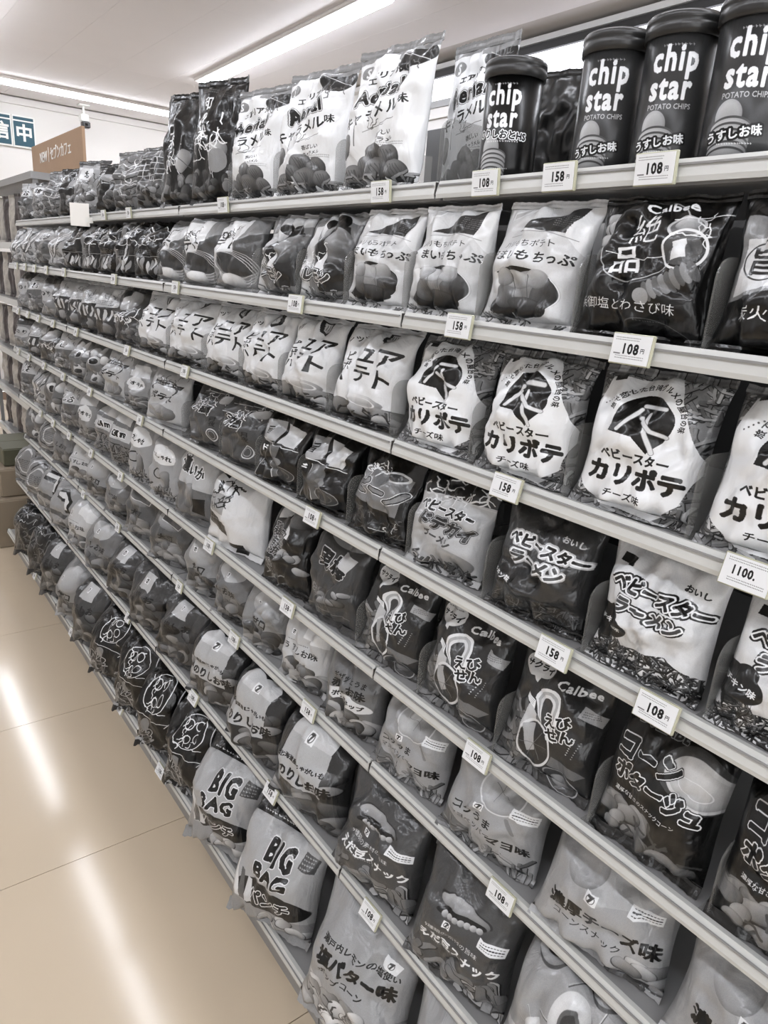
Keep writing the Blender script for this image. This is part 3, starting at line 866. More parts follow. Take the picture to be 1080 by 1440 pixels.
lamp(.885, .2, 2.4, 'y', 'strip lamp over the near end of the snack rack')
lamp(-.55, 5.6, 2.4, 'y', 'strip lamp over the far end of the aisle')
lamp(-.55, 2.9, 2.4, 'y', 'strip lamp over the middle of the aisle')
lamp(-.55, .2, 2.4, 'y', 'strip lamp over the near end of the aisle')
lamp(-.2, -1.6, 2.4, 'x', 'strip lamp across the aisle behind the viewer')

# ---------------------------------------------------------------- gondola: posts, shelves
# row: letter, rail x, rail centre z, height to the next shelf
ROWS = dict(A=(.672, 1.458, .24), B=(.631, 1.289, .148), C=(.629, 1.111, .156), D=(.620, .945, .146),
            E=(.626, .737, .186), F=(.631, .554, .162), G=(.582, .353, .182), H=(.524, .112, .218))
_z = [ROWS[k][1] for k in 'ABCDEFGH']
for _i, _k in enumerate('BCDEFGH'):
    _r = ROWS[_k]; ROWS[_k] = (_r[0], _r[1], _z[_i] - _r[1] - .012 - .0098 + .002)
ORD = dict(A='top', B='second', C='third', D='fourth', E='fifth', F='sixth', G='seventh', H='bottom')
BAYS = [-.11, .79, 1.69, 2.59, 3.49]
BAYN = ['nearest', 'second', 'third', 'farthest']
BACKX = 1.02
RH = .0098     # half height of a rail
for k in range(4):
    y0, y1 = BAYS[k], BAYS[k + 1]
    r = empty('shelf_rack', (BACKX, (y0 + y1) / 2, 0))
    tag(r, 'grey steel rack frame and back panel, %s bay of the snack aisle' % BAYN[k], 'rack', 'bays of the snack rack')
    w = (y1 - y0) / 2
    MB().box(-.01, -w + .002, .06, .01, w - .002, 1.44).build('back_panel', M['back'], r)
    for s in (-1, 1):
        MB().box(-.035, s * (w - .012) - .009, .0, -.012, s * (w - .012) + .009, 1.45).build('post', M['steel'], r)
    MB().box(-.47, -w + .002, 0, -.40, w - .002, .085).build('kick_panel', M['steel'], r)
    for row, (rx, rz, hh) in ROWS.items():
        s = empty('shelf', (rx, (y0 + y1) / 2, rz))
        tag(s, 'grey steel shelf, %s level, %s bay of the snack rack' % (ORD[row], BAYN[k]), 'shelf', 'shelves of the snack rack')
        MB().box(.006, -w + .003, -.012, BACKX - .04 - rx, w - .003, RH - .004).build('shelf_board', M['steel'], s)
        # sloped price rail with lips
        prof = [(.006, RH), (-.001, RH + .001), (-.004, RH - .004), (-.007, -RH + .004), (-.006, -RH - .001), (.002, -RH), (.006, -RH + .004)]
        MB().prism(prof, 1, -w + .002, w - .002).build('price_rail', M['rail'], s)
        MB().box(-.0075, w - .0022, -RH + .001, .004, w - .0012, RH - .001).build('rail_end_cap', M['rail_dark'], s)
        MB().box(-.0068, -w + .006, .0042, -.0046, w - .006, .0062).build('rail_groove', M['steel'], s)

# ---------------------------------------------------------------- bags
def vnoise(rs, nu, nv, gu, gv):
    g = rs.uniform(-1, 1, (gv + 3, gu + 3))
    y = np.linspace(0, gv, nv); x = np.linspace(0, gu, nu)
    iy = np.minimum(y.astype(int), gv - 1); ix = np.minimum(x.astype(int), gu - 1)
    fy = (y - iy)[:, None]; fx = (x - ix)[None, :]
    fy = fy * fy * (3 - 2 * fy); fx = fx * fx * (3 - 2 * fx)
    a = g[iy][:, ix]; b = g[iy][:, ix + 1]; c = g[iy + 1][:, ix]; d = g[iy + 1][:, ix + 1]
    return a * (1 - fx) * (1 - fy) + b * fx * (1 - fy) + c * (1 - fx) * fy + d * fx * fy

def bag_meshes(W, H, T, seed, lean=8, bend=30, bstart=.6, flop=0.0, nu=20, nv=30, skew=0.0, ear=0.0):
    """pillow bag, local x across, -y towards the aisle, z up. Returns body, top seal, bottom seal meshes + height"""
    rs = np.random.RandomState(seed)
    vs = .055
    def grid(v, body):
        n = len(v); u = np.linspace(-1, 1, nu)
        V, U = np.meshgrid(v, u, indexing='ij')
        s = np.clip((V - vs) / (1 - 2 * vs), 0, 1)
        q_ = np.clip((s - .5) / .45, 0, 1); q_ = q_ * q_ * (3 - 2 * q_)
        pv = (4 * s * (1 - s)) ** .36 * (1.08 - .12 * s) * (1 - .52 * q_)
        pu = np.clip(1 - np.abs(U) ** 3.2, 0, 1) ** .6
        th = pv * pu
        wl = W / 2 * (1 - .085 * np.sin(PI * np.clip(s, 0, 1)) ** .7)
        x = U * wl
        # angle of the midline at v
        t = np.linspace(0, 1, 200)
        ang = np.radians(lean + bend * np.clip((t - bstart) / .16, 0, 1) - flop * np.clip((t - .86) / .05, 0, 1))
        cy = np.concatenate([[0], np.cumsum(np.sin(ang[:-1]))]) / 200 * H
        cz = np.concatenate([[0], np.cumsum(np.cos(ang[:-1]))]) / 200 * H
        my = np.interp(V, t, cy); mz = np.interp(V, t, cz); ma = np.interp(V, t, ang)
        my = my - T * .22 * np.clip(1 - V / .22, 0, 1) ** 2
        my = my - ear * np.abs(U) ** 3 * np.where(U > 0, 1, .4) * np.clip((V - .55) / .45, 0, 1) ** 2
        return V, U, s, th, x, my, mz, ma
    ph = rs.uniform(0, 6.3, 6)
    vb = np.linspace(vs, 1 - vs, nv)
    V, U, s, th, x, my, mz, ma = grid(vb, True)
    n1 = vnoise(rs, nu, nv, 3, 4) * .30 + vnoise(rs, nu, nv, 9, 11) * .09
    # pleats fanning from the seals
    top = np.exp(-(1 - s) / .14); bot = np.exp(-s / .10)
    pl = top * (np.sin(U * 9 + ph[0] + s * 3) * .20 + np.sin(U * 17 + ph[1]) * .11) + bot * (np.sin(U * 11 + ph[2]) * .16 + np.sin(U * 19 + ph[3]) * .09)
    # long sharp creases
    cr = 0
    for k in range(13):
        a = rs.uniform(-1.5, 1.5); u0 = rs.uniform(-.85, .85); v0 = rs.uniform(.05, 1.0); L = rs.uniform(.10, .34)
        d = np.abs((U - u0) * math.cos(a) + (s - v0) * 1.6 * math.sin(a)); al = np.abs(-(U - u0) * math.sin(a) + (s - v0) * 1.6 * math.cos(a))
        cr = cr + rs.uniform(-.26, .26) * np.exp(-d / .045) * np.exp(-(al / L) ** 2 * .5)
    # crumpled facets: every cell of the film tips its own way
    NC = 26
    cu_ = rs.uniform(-1, 1, NC); cs_ = rs.uniform(0, 1, NC) ** .8; ta = rs.uniform(-1, 1, NC); tb = rs.uniform(-1, 1, NC); hc = rs.uniform(-1, 1, NC)
    D = np.sqrt((U[..., None] - cu_) ** 2 + ((s[..., None] - cs_) * 1.7) ** 2)
    wgt = np.exp(-(D - D.min(-1, keepdims=True)) / .035)
    fac = (wgt * (ta * (U[..., None] - cu_) + tb * (s[..., None] - cs_) * 1.4 + .22 * hc)).sum(-1) / wgt.sum(-1)
    edge = np.clip(1 - np.abs(U) ** 6, 0, 1)
    cr = cr + fac * (.34 + .5 * s)
    TW = min(T, .062)
    front = T * .62 * th + TW * (n1 * .55 * np.sqrt(th) + (pl + cr) * .75 * edge * np.clip(th * 2 + .15, 0, 1))
    back = T * .38 * th
    front = np.maximum(front, .0012); back = np.maximum(back, .0008)
    sk = skew * np.clip(V - .45, 0, 1) * H
    def place(off, V, x, my, mz, ma, sk):
        # off > 0 towards the aisle (-y)
        y = my - off * np.cos(ma); z = mz + off * np.sin(ma)
        return np.stack([x + sk, y, z], -1)
    F_ = place(front, V, x, my, mz, ma, sk); B_ = place(-back, V, x, my, mz, ma, sk)
    def uvs(U, V, flip=False):
        uu = (U + 1) / 2
        return np.stack([1 - uu if flip else uu, V], -1)
    ring = np.concatenate([F_, B_[:, ::-1][:, 1:-1]], 1); uv = np.concatenate([uvs(U, V), uvs(U, V)[:, ::-1][:, 1:-1]], 1)
    nr = ring.shape[1]
    verts = ring.reshape(-1, 3); uvf = uv.reshape(-1, 2)
    i = np.arange(nv - 1)[:, None] * nr; j = np.arange(nr)[None, :]; j2 = (j + 1) % nr
    quads = np.stack([i + j, i + j2, i + nr + j2, i + nr + j], -1).reshape(-1, 4)
    out = []
    zmin = verts[:, 2].min(); zmax = [verts[:, 2].max()]
    def strip(v0, v1, zig):
        m = 4; nn = max(nu, 24); vv = np.linspace(v0, v1, m)
        nonlocal_nu = nn
        u = np.linspace(-1, 1, nn); Vv, Uu = np.meshgrid(vv, u, indexing='ij')
        t = np.linspace(0, 1, 200)
        ang = np.radians(lean + bend * np.clip((t - bstart) / .16, 0, 1) - flop * np.clip((t - .86) / .05, 0, 1))
        cy = np.concatenate([[0], np.cumsum(np.sin(ang[:-1]))]) / 200 * H
        cz = np.concatenate([[0], np.cumsum(np.cos(ang[:-1]))]) / 200 * H
        Vz = Vv.copy()
        if zig > 0: Vz[-1] += np.where(np.arange(nn) % 2, .006, -.004)
        else: Vz[0] -= np.where(np.arange(nn) % 2, .006, -.004)
        my = np.interp(Vz, t, cy); mz = np.interp(Vz, t, cz); ma = np.interp(Vz, t, ang)
        my = my - T * .22 * np.clip(1 - Vz / .22, 0, 1) ** 2
        my = my - ear * np.abs(Uu) ** 3 * np.where(Uu > 0, 1, .4) * np.clip((Vz - .55) / .45, 0, 1) ** 2
        fr = .0009 + T * .04 * (np.sin(Uu * 8 + ph[4]) + .5 * np.sin(Uu * 15 + ph[5])) + np.where(np.arange(m)[:, None] % 2, .0006, 0)
        x = Uu * W / 2; skk = skew * np.clip(Vv - .45, 0, 1) * H
        F2 = place(fr + .0006, Vv, x, my, mz, ma, skk); B2 = place(fr - .0010, Vv, x, my, mz, ma, skk)
        rg = np.concatenate([F2, B2[:, ::-1]], 1); k = rg.shape[1]
        uv2 = np.stack([(Uu + 1) / 2, Vv], -1); uv2 = np.concatenate([uv2, uv2[:, ::-1]], 1)
        ii = np.arange(m - 1)[:, None] * k; jj = np.arange(k)[None, :]; jj2 = (jj + 1) % k
        q = np.stack([ii + jj, ii + jj2, ii + k + jj2, ii + k + jj], -1).reshape(-1, 4).tolist()
        for base in (0, (m - 1) * k):
            for a in range(nn - 1):
                f = (base + a, base + a + 1, base + k - 2 - a, base + k - 1 - a)
                q.append(f[::-1] if base == 0 else f)
        return rg.reshape(-1, 3), q, uv2.reshape(-1, 2)
    ts = strip(1 - vs, 1.0, 1); bs = strip(0, vs, -1)
    allz = np.concatenate([verts[:, 2], ts[0][:, 2], bs[0][:, 2]])
    z0 = allz.min(); hgt = allz.max() - z0
    res = []
    for (vv, q, uu) in ((verts, quads.tolist(), uvf), ts, bs):
        vv = vv.copy(); vv[:, 2] -= z0
        res.append((vv, q, uu))
    return res, hgt

BAGCOUNT = {}
NUMW = ['first', 'second', 'third', 'fourth', 'fifth', 'sixth', 'seventh', 'eighth', 'ninth', 'tenth', 'eleventh', 'twelfth',
        'thirteenth', 'fourteenth', 'fifteenth', 'sixteenth', 'seventeenth', 'eighteenth', 'nineteenth']
LOOK = dict(
    caramel='pale caramel puffs bag', black_brush='black bag with white brush lettering', black_brush_tall='black bag with dense white brushwork',
    lattice='grey bag with lattice panel', wave_leaf='grey bag with wavy stripes', green_pale='pale grey salt bag', shade_dark='dark bag with pale scribbles',
    zeppin='glossy black chip bag with ringed kanji', zeppin_plum='black chip bag with pale side panel', mochi='pale potato bag with dark swoosh',
    lemon='grey bag with outlined lemon lettering', tetto='bag with pale panel over grey swirl', dark_curl='black bag with white curls',
    dark_streak='black bag with pale diagonal streak', pale_fan='pale bag with fan of stripes', pale_scene='pale bag with dark lower half', grey_plain='plain mid-grey bag',
    fries_sack='white fries sack with black half-disc', ayute='pale bag with brushed vertical katakana', band_pale='pale-topped bag with dark striped band', band_dark='dark bag with pale oval top',
    ramen_dark='dark noodle snack bag with slanted lettering', ramen_pale='pale noodle snack bag with slanted lettering', big_noodle='crumpled pale noodle bag with dark top',
    beano='dark bag with grey lettered panel', coin_dark='black bag with pale polygons and coin', outline_kanji='dark grey bag with outlined kanji', pote_badge='pale bag with arched dark banner',
    uma_badge='grey bag with pale oval badge', clover='grey bag with pale round blobs', corn_soup='dark corn soup snack bag', shrimp='dark bag with pale curled shrimp',
    kanji_outline_dark='black bag with tall outlined kanji', kanji_outline_grey='dark grey bag with outlined kanji', pale_block='pale bag with black slanted block', pale_hooks='pale bag with white-edged lettering',
    hooks_small='pale bag with oval label and hoops', box_print='grey bag with boxed lettering', rich_cheese='light grey cheese snack bag', mayo='light grey bag with round bowl picture',
    zigzag_cut='mid-grey bag with oval slogan', salted_pale='pale salted chips bag', dome_grey='grey dome-topped bag', dome_pale='pale dome-topped bag', framed_dark='grey bag with white outlined frame',
    edamame='dark grey bean snack bag', rings='clear bag of ring snacks', norishio='dark seaweed chips bag with pale heart', norishio_far='grey bag with pale label patch',
    arch_number='pale bag with black arch figure', stripe_label='grey bag with curved stripes', mesh_dark='dark netted-looking bag', butter_salt='light grey buttered popcorn bag',
    big_bag='large grey bag with bold block lettering', curls_black='black bag with white curly outlines', salted_low='')

def add_bag(row, Yc, W, des, seed, H=None, T=None, lean=8, bend=30, bstart=.6, flop=0, yaw=None, dx=.0, skew=0, label=None, grp=None, dz=0, ear=0.0):
    rx, rz, clr = ROWS[row]
    near = Yc < 1.3
    T = T or min(.075, W * .42)
    target = H or (clr - .005)
    nu, nv = (30, 42) if near else ((20, 28) if Yc < 2.3 else (14, 20))
    res, h = bag_meshes(W, 1.0 * target * 1.12, T, seed, lean, bend, bstart, flop, nu, nv, skew, ear)
    sc = target / h
    rnd = random.Random(seed * 7 + 1)
    if yaw is None: yaw = rnd.uniform(-3, 3) + (5 if Yc < 1.2 else 10) + (5 if row in 'FG' else 9 if row == 'H' else 0)
    # local -y faces the aisle (-x world): rotate -90 deg about z, then yaw towards the viewer
    root = empty('snack_bag', (rx + .030 + dx + {'H': -.010, 'G': -.004}.get(row, 0), Yc, rz + RH + (.0016 if row in 'GH' else -.003) + dz), (0, 0, -PI / 2 + math.radians(yaw)))
    BAGCOUNT[row] = BAGCOUNT.get(row, 0) + 1
    n = BAGCOUNT[row]
    lab = label or '%s, %s from near end, %s shelf' % (LOOK[des], NUMW[n - 1], ORD[row])
    tag(root, lab, 'snack bag', grp or 'snack bags on the %s shelf' % ORD[row])
    m = print_mat(des)
    for nm, (v, q, uu) in zip(('bag_body', 'top_seal', 'bottom_seal'), res):
        v = v.copy(); v[:, 2] *= sc
        if row == 'H':      # the overhanging front of the lowest bags sags over the rail
            over = np.clip(-(v[:, 1] * math.cos(math.radians(yaw)) + v[:, 0] * math.sin(math.radians(yaw))) - (dx + .030 - .010 + .012), 0, 1)
            v[:, 2] -= np.minimum(over * 1.2, .03) * np.clip(1 - v[:, 2] / .12, 0, 1)
        # the print stops short of the plain upper end of the film
        uu = uu.copy(); top = dict(A=1, B=.97, C=.95, D=.89, E=.84, F=.84, G=.84, H=.84)[row]; lm = dict(A=0, B=.02, C=.0, D=.04, E=.07, F=.08, G=.08, H=.06)[row]
        uu[:, 1] = np.minimum(uu[:, 1] / top, 1.0); uu[:, 0] = np.clip((uu[:, 0] - lm) / (1 - lm), 0, 1)
        mesh_obj(nm, pydata(nm, v, q, smooth=(nm == 'bag_body'), uv=uu), m, root)
    return root

# (Yc, design) ; widths follow from the spacing
SPEC = dict(
A=[(.955, 'caramel'), (1.165, 'caramel'), (1.37, 'caramel'), (1.545, 'black_brush_tall'), (1.735, 'black_brush'), (1.925, 'lattice'), (2.11, 'wave_leaf'),
   (2.28, 'shade_dark'), (2.49, 'green_pale'), (2.70, 'shade_dark'), (2.90, 'wave_leaf'), (3.12, 'green_pale'), (3.34, 'pale_scene')],
B=[(.282, 'zeppin_plum'), (.435, 'zeppin'), (.588, 'mochi'), (.735, 'mochi'), (.884, 'mochi'), (1.031, 'lemon'), (1.179, 'lemon'), (1.354, 'tetto'), (1.520, 'tetto'),
   (1.688, 'tetto'), (1.838, 'dark_curl'), (2.01, 'dark_streak'), (2.17, 'dark_curl'), (2.34, 'dark_streak'), (2.52, 'dark_curl'), (2.72, 'pale_fan'), (2.94, 'pale_scene'), (3.16, 'pale_fan'), (3.36, 'pale_fan')],
C=[(.258, 'fries_sack'), (.412, 'fries_sack'), (.565, 'fries_sack'), (.725, 'fries_sack'), (.904, 'ayute'), (1.079, 'ayute'), (1.235, 'ayute'), (1.403, 'ayute'), (1.605, 'ayute'),
   (1.823, 'ayute'), (2.026, 'band_dark'), (2.201, 'band_pale'), (2.376, 'band_pale'), (2.547, 'band_pale'), (2.714, 'band_pale'), (2.90, 'grey_plain'), (3.10, 'pale_scene'), (3.33, 'grey_plain')],
D=[(.200, 'ramen_pale'), (.346, 'ramen_pale'), (.499, 'ramen_dark'), (.669, 'big_noodle'), (.820, 'beano'), (.982, 'coin_dark'), (1.140, 'coin_dark'), (1.309, 'outline_kanji'), (1.476, 'outline_kanji'),
   (1.73, 'pote_badge'), (1.93, 'uma_badge'), (2.12, 'pote_badge'), (2.31, 'clover'), (2.49, 'clover'), (2.68, 'pale_scene'), (2.90, 'band_dark'), (3.12, 'band_pale'), (3.34, 'grey_plain')],
E=[(.153, 'corn_soup'), (.301, 'corn_soup'), (.456, 'shrimp'), (.617, 'shrimp'), (.780, 'shrimp'), (.948, 'kanji_outline_grey'), (1.115, 'kanji_outline_dark'), (1.345, 'pale_block'), (1.57, 'pale_hooks'),
   (1.754, 'hooks_small'), (1.94, 'hooks_small'), (2.10, 'box_print'), (2.27, 'box_print'), (2.45, 'uma_badge'), (2.67, 'pale_scene'), (2.90, 'clover'), (3.12, 'pale_fan'), (3.35, 'pale_scene')],
F=[(.160, 'rich_cheese'), (.351, 'rich_cheese'), (.543, 'mayo'), (.726, 'mayo'), (.894, 'zigzag_cut'), (1.055, 'salted_pale'), (1.221, 'dome_pale'), (1.380, 'dome_grey'), (1.546, 'dome_pale'),
   (1.761, 'framed_dark'), (1.99, 'framed_dark'), (2.20, 'dome_grey'), (2.40, 'dome_pale'), (2.62, 'salted_pale'), (2.86, 'dome_grey'), (3.09, 'stripe_label'), (3.33, 'clover')],
G=[(.110, 'rings'), (.319, 'rings'), (.508, 'edamame'), (.712, 'edamame'), (.927, 'norishio'), (1.141, 'norishio'), (1.347, 'norishio'), (1.561, 'norishio_far'), (1.774, 'norishio_far'),
   (1.99, 'norishio_far'), (2.22, 'dome_grey'), (2.45, 'salted_pale'), (2.68, 'arch_number'), (2.90, 'arch_number'), (3.11, 'stripe_label'), (3.34, 'stripe_label')],
H=[(.25, 'salted_pale'), (.455, 'butter_salt'), (.690, 'butter_salt'), (.955, 'big_bag'), (1.190, 'big_bag'), (1.391, 'curls_black'), (1.577, 'curls_black'), (1.767, 'curls_black'), (1.99, 'curls_black'),
   (2.22, 'norishio_far'), (2.43, 'dome_pale'), (2.65, 'norishio_far'), (2.87, 'mesh_dark'), (3.12, 'mesh_dark')],
)
rr = random.Random(5)
for row, lst in SPEC.items():
    rx, rz, clr = ROWS[row]
    SH = dict(A=.008, B=.008, C=0, D=.01, E=.012, F=0, G=.018, H=0)[row]
    for k, (y, d) in enumerate(lst):
        gaps = []
        if k > 0: gaps.append(y - lst[k - 1][0])
        if k < len(lst) - 1: gaps.append(lst[k + 1][0] - y)
        w = min(min(gaps) * .93, .215)
        if row in 'EFG': w = min(w, .20)
        kw = {}
        if row == 'A':
            kw = dict(H=.206 if d == 'caramel' else (.25 if d.startswith('black') else rr.uniform(.135, .165)), lean=5, bend=rr.uniform(0, 8), bstart=.7, T=.055, ear=rr.uniform(-.01, .012))
            w = min(w, .182 if d == 'caramel' else .155)
        elif row in 'BCD':
            kw = dict(lean=rr.uniform(6, 11), bend=rr.uniform(14, 30), bstart=rr.uniform(.68, .78), T=.058, ear=rr.uniform(-.006, .014))
        elif row in 'EF':
            kw = dict(lean=rr.uniform(7, 12), bend=rr.uniform(32, 56), bstart=rr.uniform(.56, .68), T=.066, flop=rr.choice([0, 0, 50]), ear=rr.uniform(-.005, .028))
        else:
            kw = dict(lean=rr.uniform(8, 13), bend=rr.uniform(36, 60), bstart=rr.uniform(.54, .66), T=.078, flop=rr.choice([0, 0, 60]), ear=rr.uniform(-.005, .03))
        if d.startswith('black'): kw['yaw'] = 19
        elif row == 'A' and y > 1.8: kw['yaw'] = rr.uniform(10, 20)
        if d in ('zeppin', 'zeppin_plum'): kw.update(lean=9, bend=10, T=.06)
        if d == 'mochi': kw.update(lean=9, bend=8, T=.05)
        if d == 'shrimp': kw.update(lean=12, bend=14, bstart=.75, T=.055, flop=0)
        if d == 'edamame': kw.update(lean=13, bend=14, bstart=.72, T=.07, flop=0)
        if d == 'rich_cheese': kw.update(lean=16, bend=20, bstart=.7, T=.075, flop=0)
        if d == 'mayo': kw.update(lean=14, bend=24, bstart=.7, T=.07, flop=0)
        if d == 'big_bag': kw.update(lean=14, bend=34, bstart=.60, T=.095, flop=0, dx=-.004, yaw=18, ear=.035); w = .21
        if d == 'butter_salt': kw.update(lean=16, bend=10, T=.08, flop=0)
        if d == 'ramen_pale' or d == 'ramen_dark': kw.update(lean=9, bend=12, T=.06)
        add_bag(row, y + SH, w, d, seed=ord(row) * 100 + k, skew=rr.uniform(-.06, .06), **kw)
# bags standing in a second rank on the top shelf
add_bag('A', .865, .13, 'caramel', 901, H=.212, lean=2, bend=0, T=.04, dx=.095, yaw=2, label='pale caramel puffs bag set back beside the nearest black can')

# black film bags behind the cans
for k, (yy, xx, hh, lab) in enumerate(((.742, .845, .165, 'black foil bag standing behind the gap between cans, left one'), (.615, .86, .175, 'black foil bag standing behind the gap between cans, right one'))):
    res, h = bag_meshes(.112, hh, .045, 950 + k, 2, 4, .7, 0, 24, 30)
    r = empty('snack_bag', (xx, yy, 1.458 + RH - .003), (0, 0, -PI / 2 + math.radians(16)))
    tag(r, lab, 'snack bag', 'black foil bags behind the cans')
    for nm, (v, q, uu) in zip(('bag_body', 'top_seal', 'bottom_seal'), res):
        mesh_obj(nm, pydata(nm, v, q, smooth=(nm == 'bag_body'), uv=uu), M['darkbag'], r)
    if k == 0: MB().box(-.02, -.0325, .006, .012, -.031, .02).build('barcode_label', M['card'], r)

# ---------------------------------------------------------------- cans
def lathe(name, prof, seg, m, parent, uvz=None, smooth=True):
    V = []; UV = []; F = []
    z0, z1 = uvz or (0, 1)
    for (r, z) in prof:
        for k in range(seg + 1):
            a = 2 * PI * k / seg
            V.append((r * math.cos(a), r * math.sin(a), z)); UV.append((k / seg, (z - z0) / (z1 - z0)))
    n = seg + 1
    for i in range(len(prof) - 1):
        for k in range(seg): F.append((i * n + k, i * n + k + 1, (i + 1) * n + k + 1, (i + 1) * n + k))
    for i, flip in ((0, True), (len(prof) - 1, False)):
        f = tuple(i * n + k for k in range(seg)); F.append(f[::-1] if flip else f)
    me = pydata(name, V, F, smooth=smooth, uv=UV)
    return mesh_obj(name, me, m, parent)
CANS = [(.410, 'can_salt', 'dark grey potato chip can, half cut by the right picture edge'), (.484, 'can_salt', 'dark grey potato chip can, third from the right of the row, middle of the grey trio'),
        (.568, 'can_salt', 'dark grey potato chip can, leftmost of the three grey cans'), (.720, 'can_dark', 'black potato chip can standing apart beside the caramel bags')]
CANS[1] = (.489, 'can_salt', 'dark grey potato chip can, middle one of the three grey cans')
for y, d, lab in CANS:
    root = empty('chip_can', (.722, y, 1.458 + RH - .003), (0, 0, PI - math.radians(18 if d == 'can_salt' else 30)))
    tag(root, lab, 'can', 'chip cans on the top shelf')
    R_, Hc = .0355, .1235
    root.rotation_euler[2] = PI + math.radians(26)
    b = lathe('can_body', [(R_, .006), (R_, .02), (R_, Hc)], 48, print_mat(d, .28, 0), root, (0, Hc + .0))
    b.rotation_euler[2] = PI
    lathe('base_rim', [(R_ - .002, 0), (R_ + .0008, .001), (R_ + .0012, .004), (R_, .0065)], 48, M['foil'], root)
    lathe('can_lid', [(R_ + .0002, Hc - .004), (R_ + .0026, Hc - .0035), (R_ + .0028, Hc + .006), (R_ + .0016, Hc + .0075), (R_ + .003, Hc + .009), (R_ + .0028, Hc + .014), (R_ + .0005, Hc + .0165), (R_ - .004, Hc + .0165), (R_ - .005, Hc + .0145), (.004, Hc + .0145)], 48, M['lid'], root)

# white clip holder standing behind the cans
r = empty('clip_holder', (.83, .565, 1.458 + RH - .003)); tag(r, 'white plastic clip holder poking up behind the leftmost grey can', 'holder')
MB().box(-.006, -.012, 0, .006, .012, .125, .003).build('stem', M['white'], r)
MB().box(-.012, -.02, .125, .012, .02, .165, .006).build('clip', M['white'], r)

# ---------------------------------------------------------------- price tags
def tag_thing(row, y, lab, d='tag_print', w=.047, h=.030, tilt=14, z=0):
    rx, rz, clr = ROWS[row]
    r = empty('price_tag', (rx - .0095, y, rz + z), (0, math.radians(tilt), 0))
    tag(r, lab, 'price tag', 'price tags on the shelf rails')
    MB().box(-.0035, -w / 2, -h / 2, 0.0005, w / 2, h / 2, .0006).build('tag_holder', M['tagh'], r)
    a, b = w / 2 - .0015, h / 2 - .0012
    V = [(-.0046, a, -b), (-.0046, -a, -b), (-.0046, -a, b), (-.0046, a, b), (-.0037, a, -b), (-.0037, -a, -b), (-.0037, -a, b), (-.0037, a, b)]
    F = [(0, 1, 2, 3), (7, 6, 5, 4), (0, 4, 5, 1), (1, 5, 6, 2), (2, 6, 7, 3), (3, 7, 4, 0)]
    mesh_obj('tag_card', pydata('tag_card', V, F, uv=[(0, 0), (1, 0), (1, 1), (0, 1)] * 2), print_mat(d, .5, 0, False), r)
    return r
TAGS = dict(
    A=[.455, .575, .690, .905, 1.44, 2.02, 2.24, 2.42],
    B=[.419, .668, 1.07, 1.60, 2.04, 2.56, 2.80, 2.98, 3.14, 3.30],
    C=[.262, .556, 1.55, 1.95, 2.45, 2.75, 2.97, 3.15, 3.33],
    D=[.312, .445, .975, 1.84, 2.30, 2.62, 2.90, 3.15, 3.35],
    E=[.545, 1.06, 1.42, 2.05, 2.35, 2.62, 2.85, 3.05],
    F=[.475, .98, 1.30, 1.62, 2.12, 2.5],
    G=[.690, 1.03, 1.42, 1.9],
    H=[1.50, 1.82, 2.35, 2.9])
for row, ys in TAGS.items():
    for k, y in enumerate(ys):
        d = ('tag_print', 'tag_print_b')[k % 2]
        if row == 'C' and k == 0: d = 'tag_print_c'
        big = row == 'A' and k < 3
        small = y > 1.5
        tag_thing(row, y, 'white price tag, %s from the near end on the %s shelf rail' % (NUMW[k], ORD[row]), d,
                  w=.046 if not small else .036, h=.030 if not small else .028, tilt=(-4 if row == 'A' else 6 if row == 'B' else 14) if not row in 'GH' else 24, z=.002)

# ---------------------------------------------------------------- dividers between the columns of bags
prof = [(0, 0), (.20, 0), (.20, .085)] + [(.02 - .02 * math.sin(a), .065 + .02 * math.cos(a)) for a in [PI / 2 * k / 6 for k in range(7)]]
dme = MB().prism(prof, 1, -.0011, .0011).mesh('divider_plate')
fme = MB().box(0, -.010, 0, .20, .010, .0015).mesh('divider_foot')
for row in 'ABCDE':
    lst = [y for y, d in SPEC[row]]
    if row == 'A': lst = [.447, .522, .63, .655] + lst
    rx, rz, clr = ROWS[row]
    n = 0
    for a, b in zip(lst[:-1], lst[1:]):
        y = (a + b) / 2
        if row == 'A' and y < .8: continue
        if y > (2.0 if row in 'ABCD' else 1.0): break
        r = empty('shelf_divider', (rx + .008, y, rz + RH - .0035)); n += 1
        tag(r, 'smoky clear plastic divider, %s from the near end on the %s shelf' % (NUMW[n - 1], ORD[row]), 'divider', 'clear dividers between the bags')
        mesh_obj('divider_plate', dme, M['acrylic'], r)
        mesh_obj('divider_foot', fme, M['acrylic'], r)

# ---------------------------------------------------------------- white promo card on the top rail
r = empty('promo_card', (.672 - .012, 2.38, 1.452), (0, 0, math.radians(-30))); tag(r, 'large white promo card clipped to the top shelf rail', 'card')
MB().box(-.055, -.002, -.022, 0, 0, .042, .0005).build('card_face', M['card'], r)
MB().box(-.012, -.004, -.012, .01, .002, .004).build('card_clip', M['white'], r)

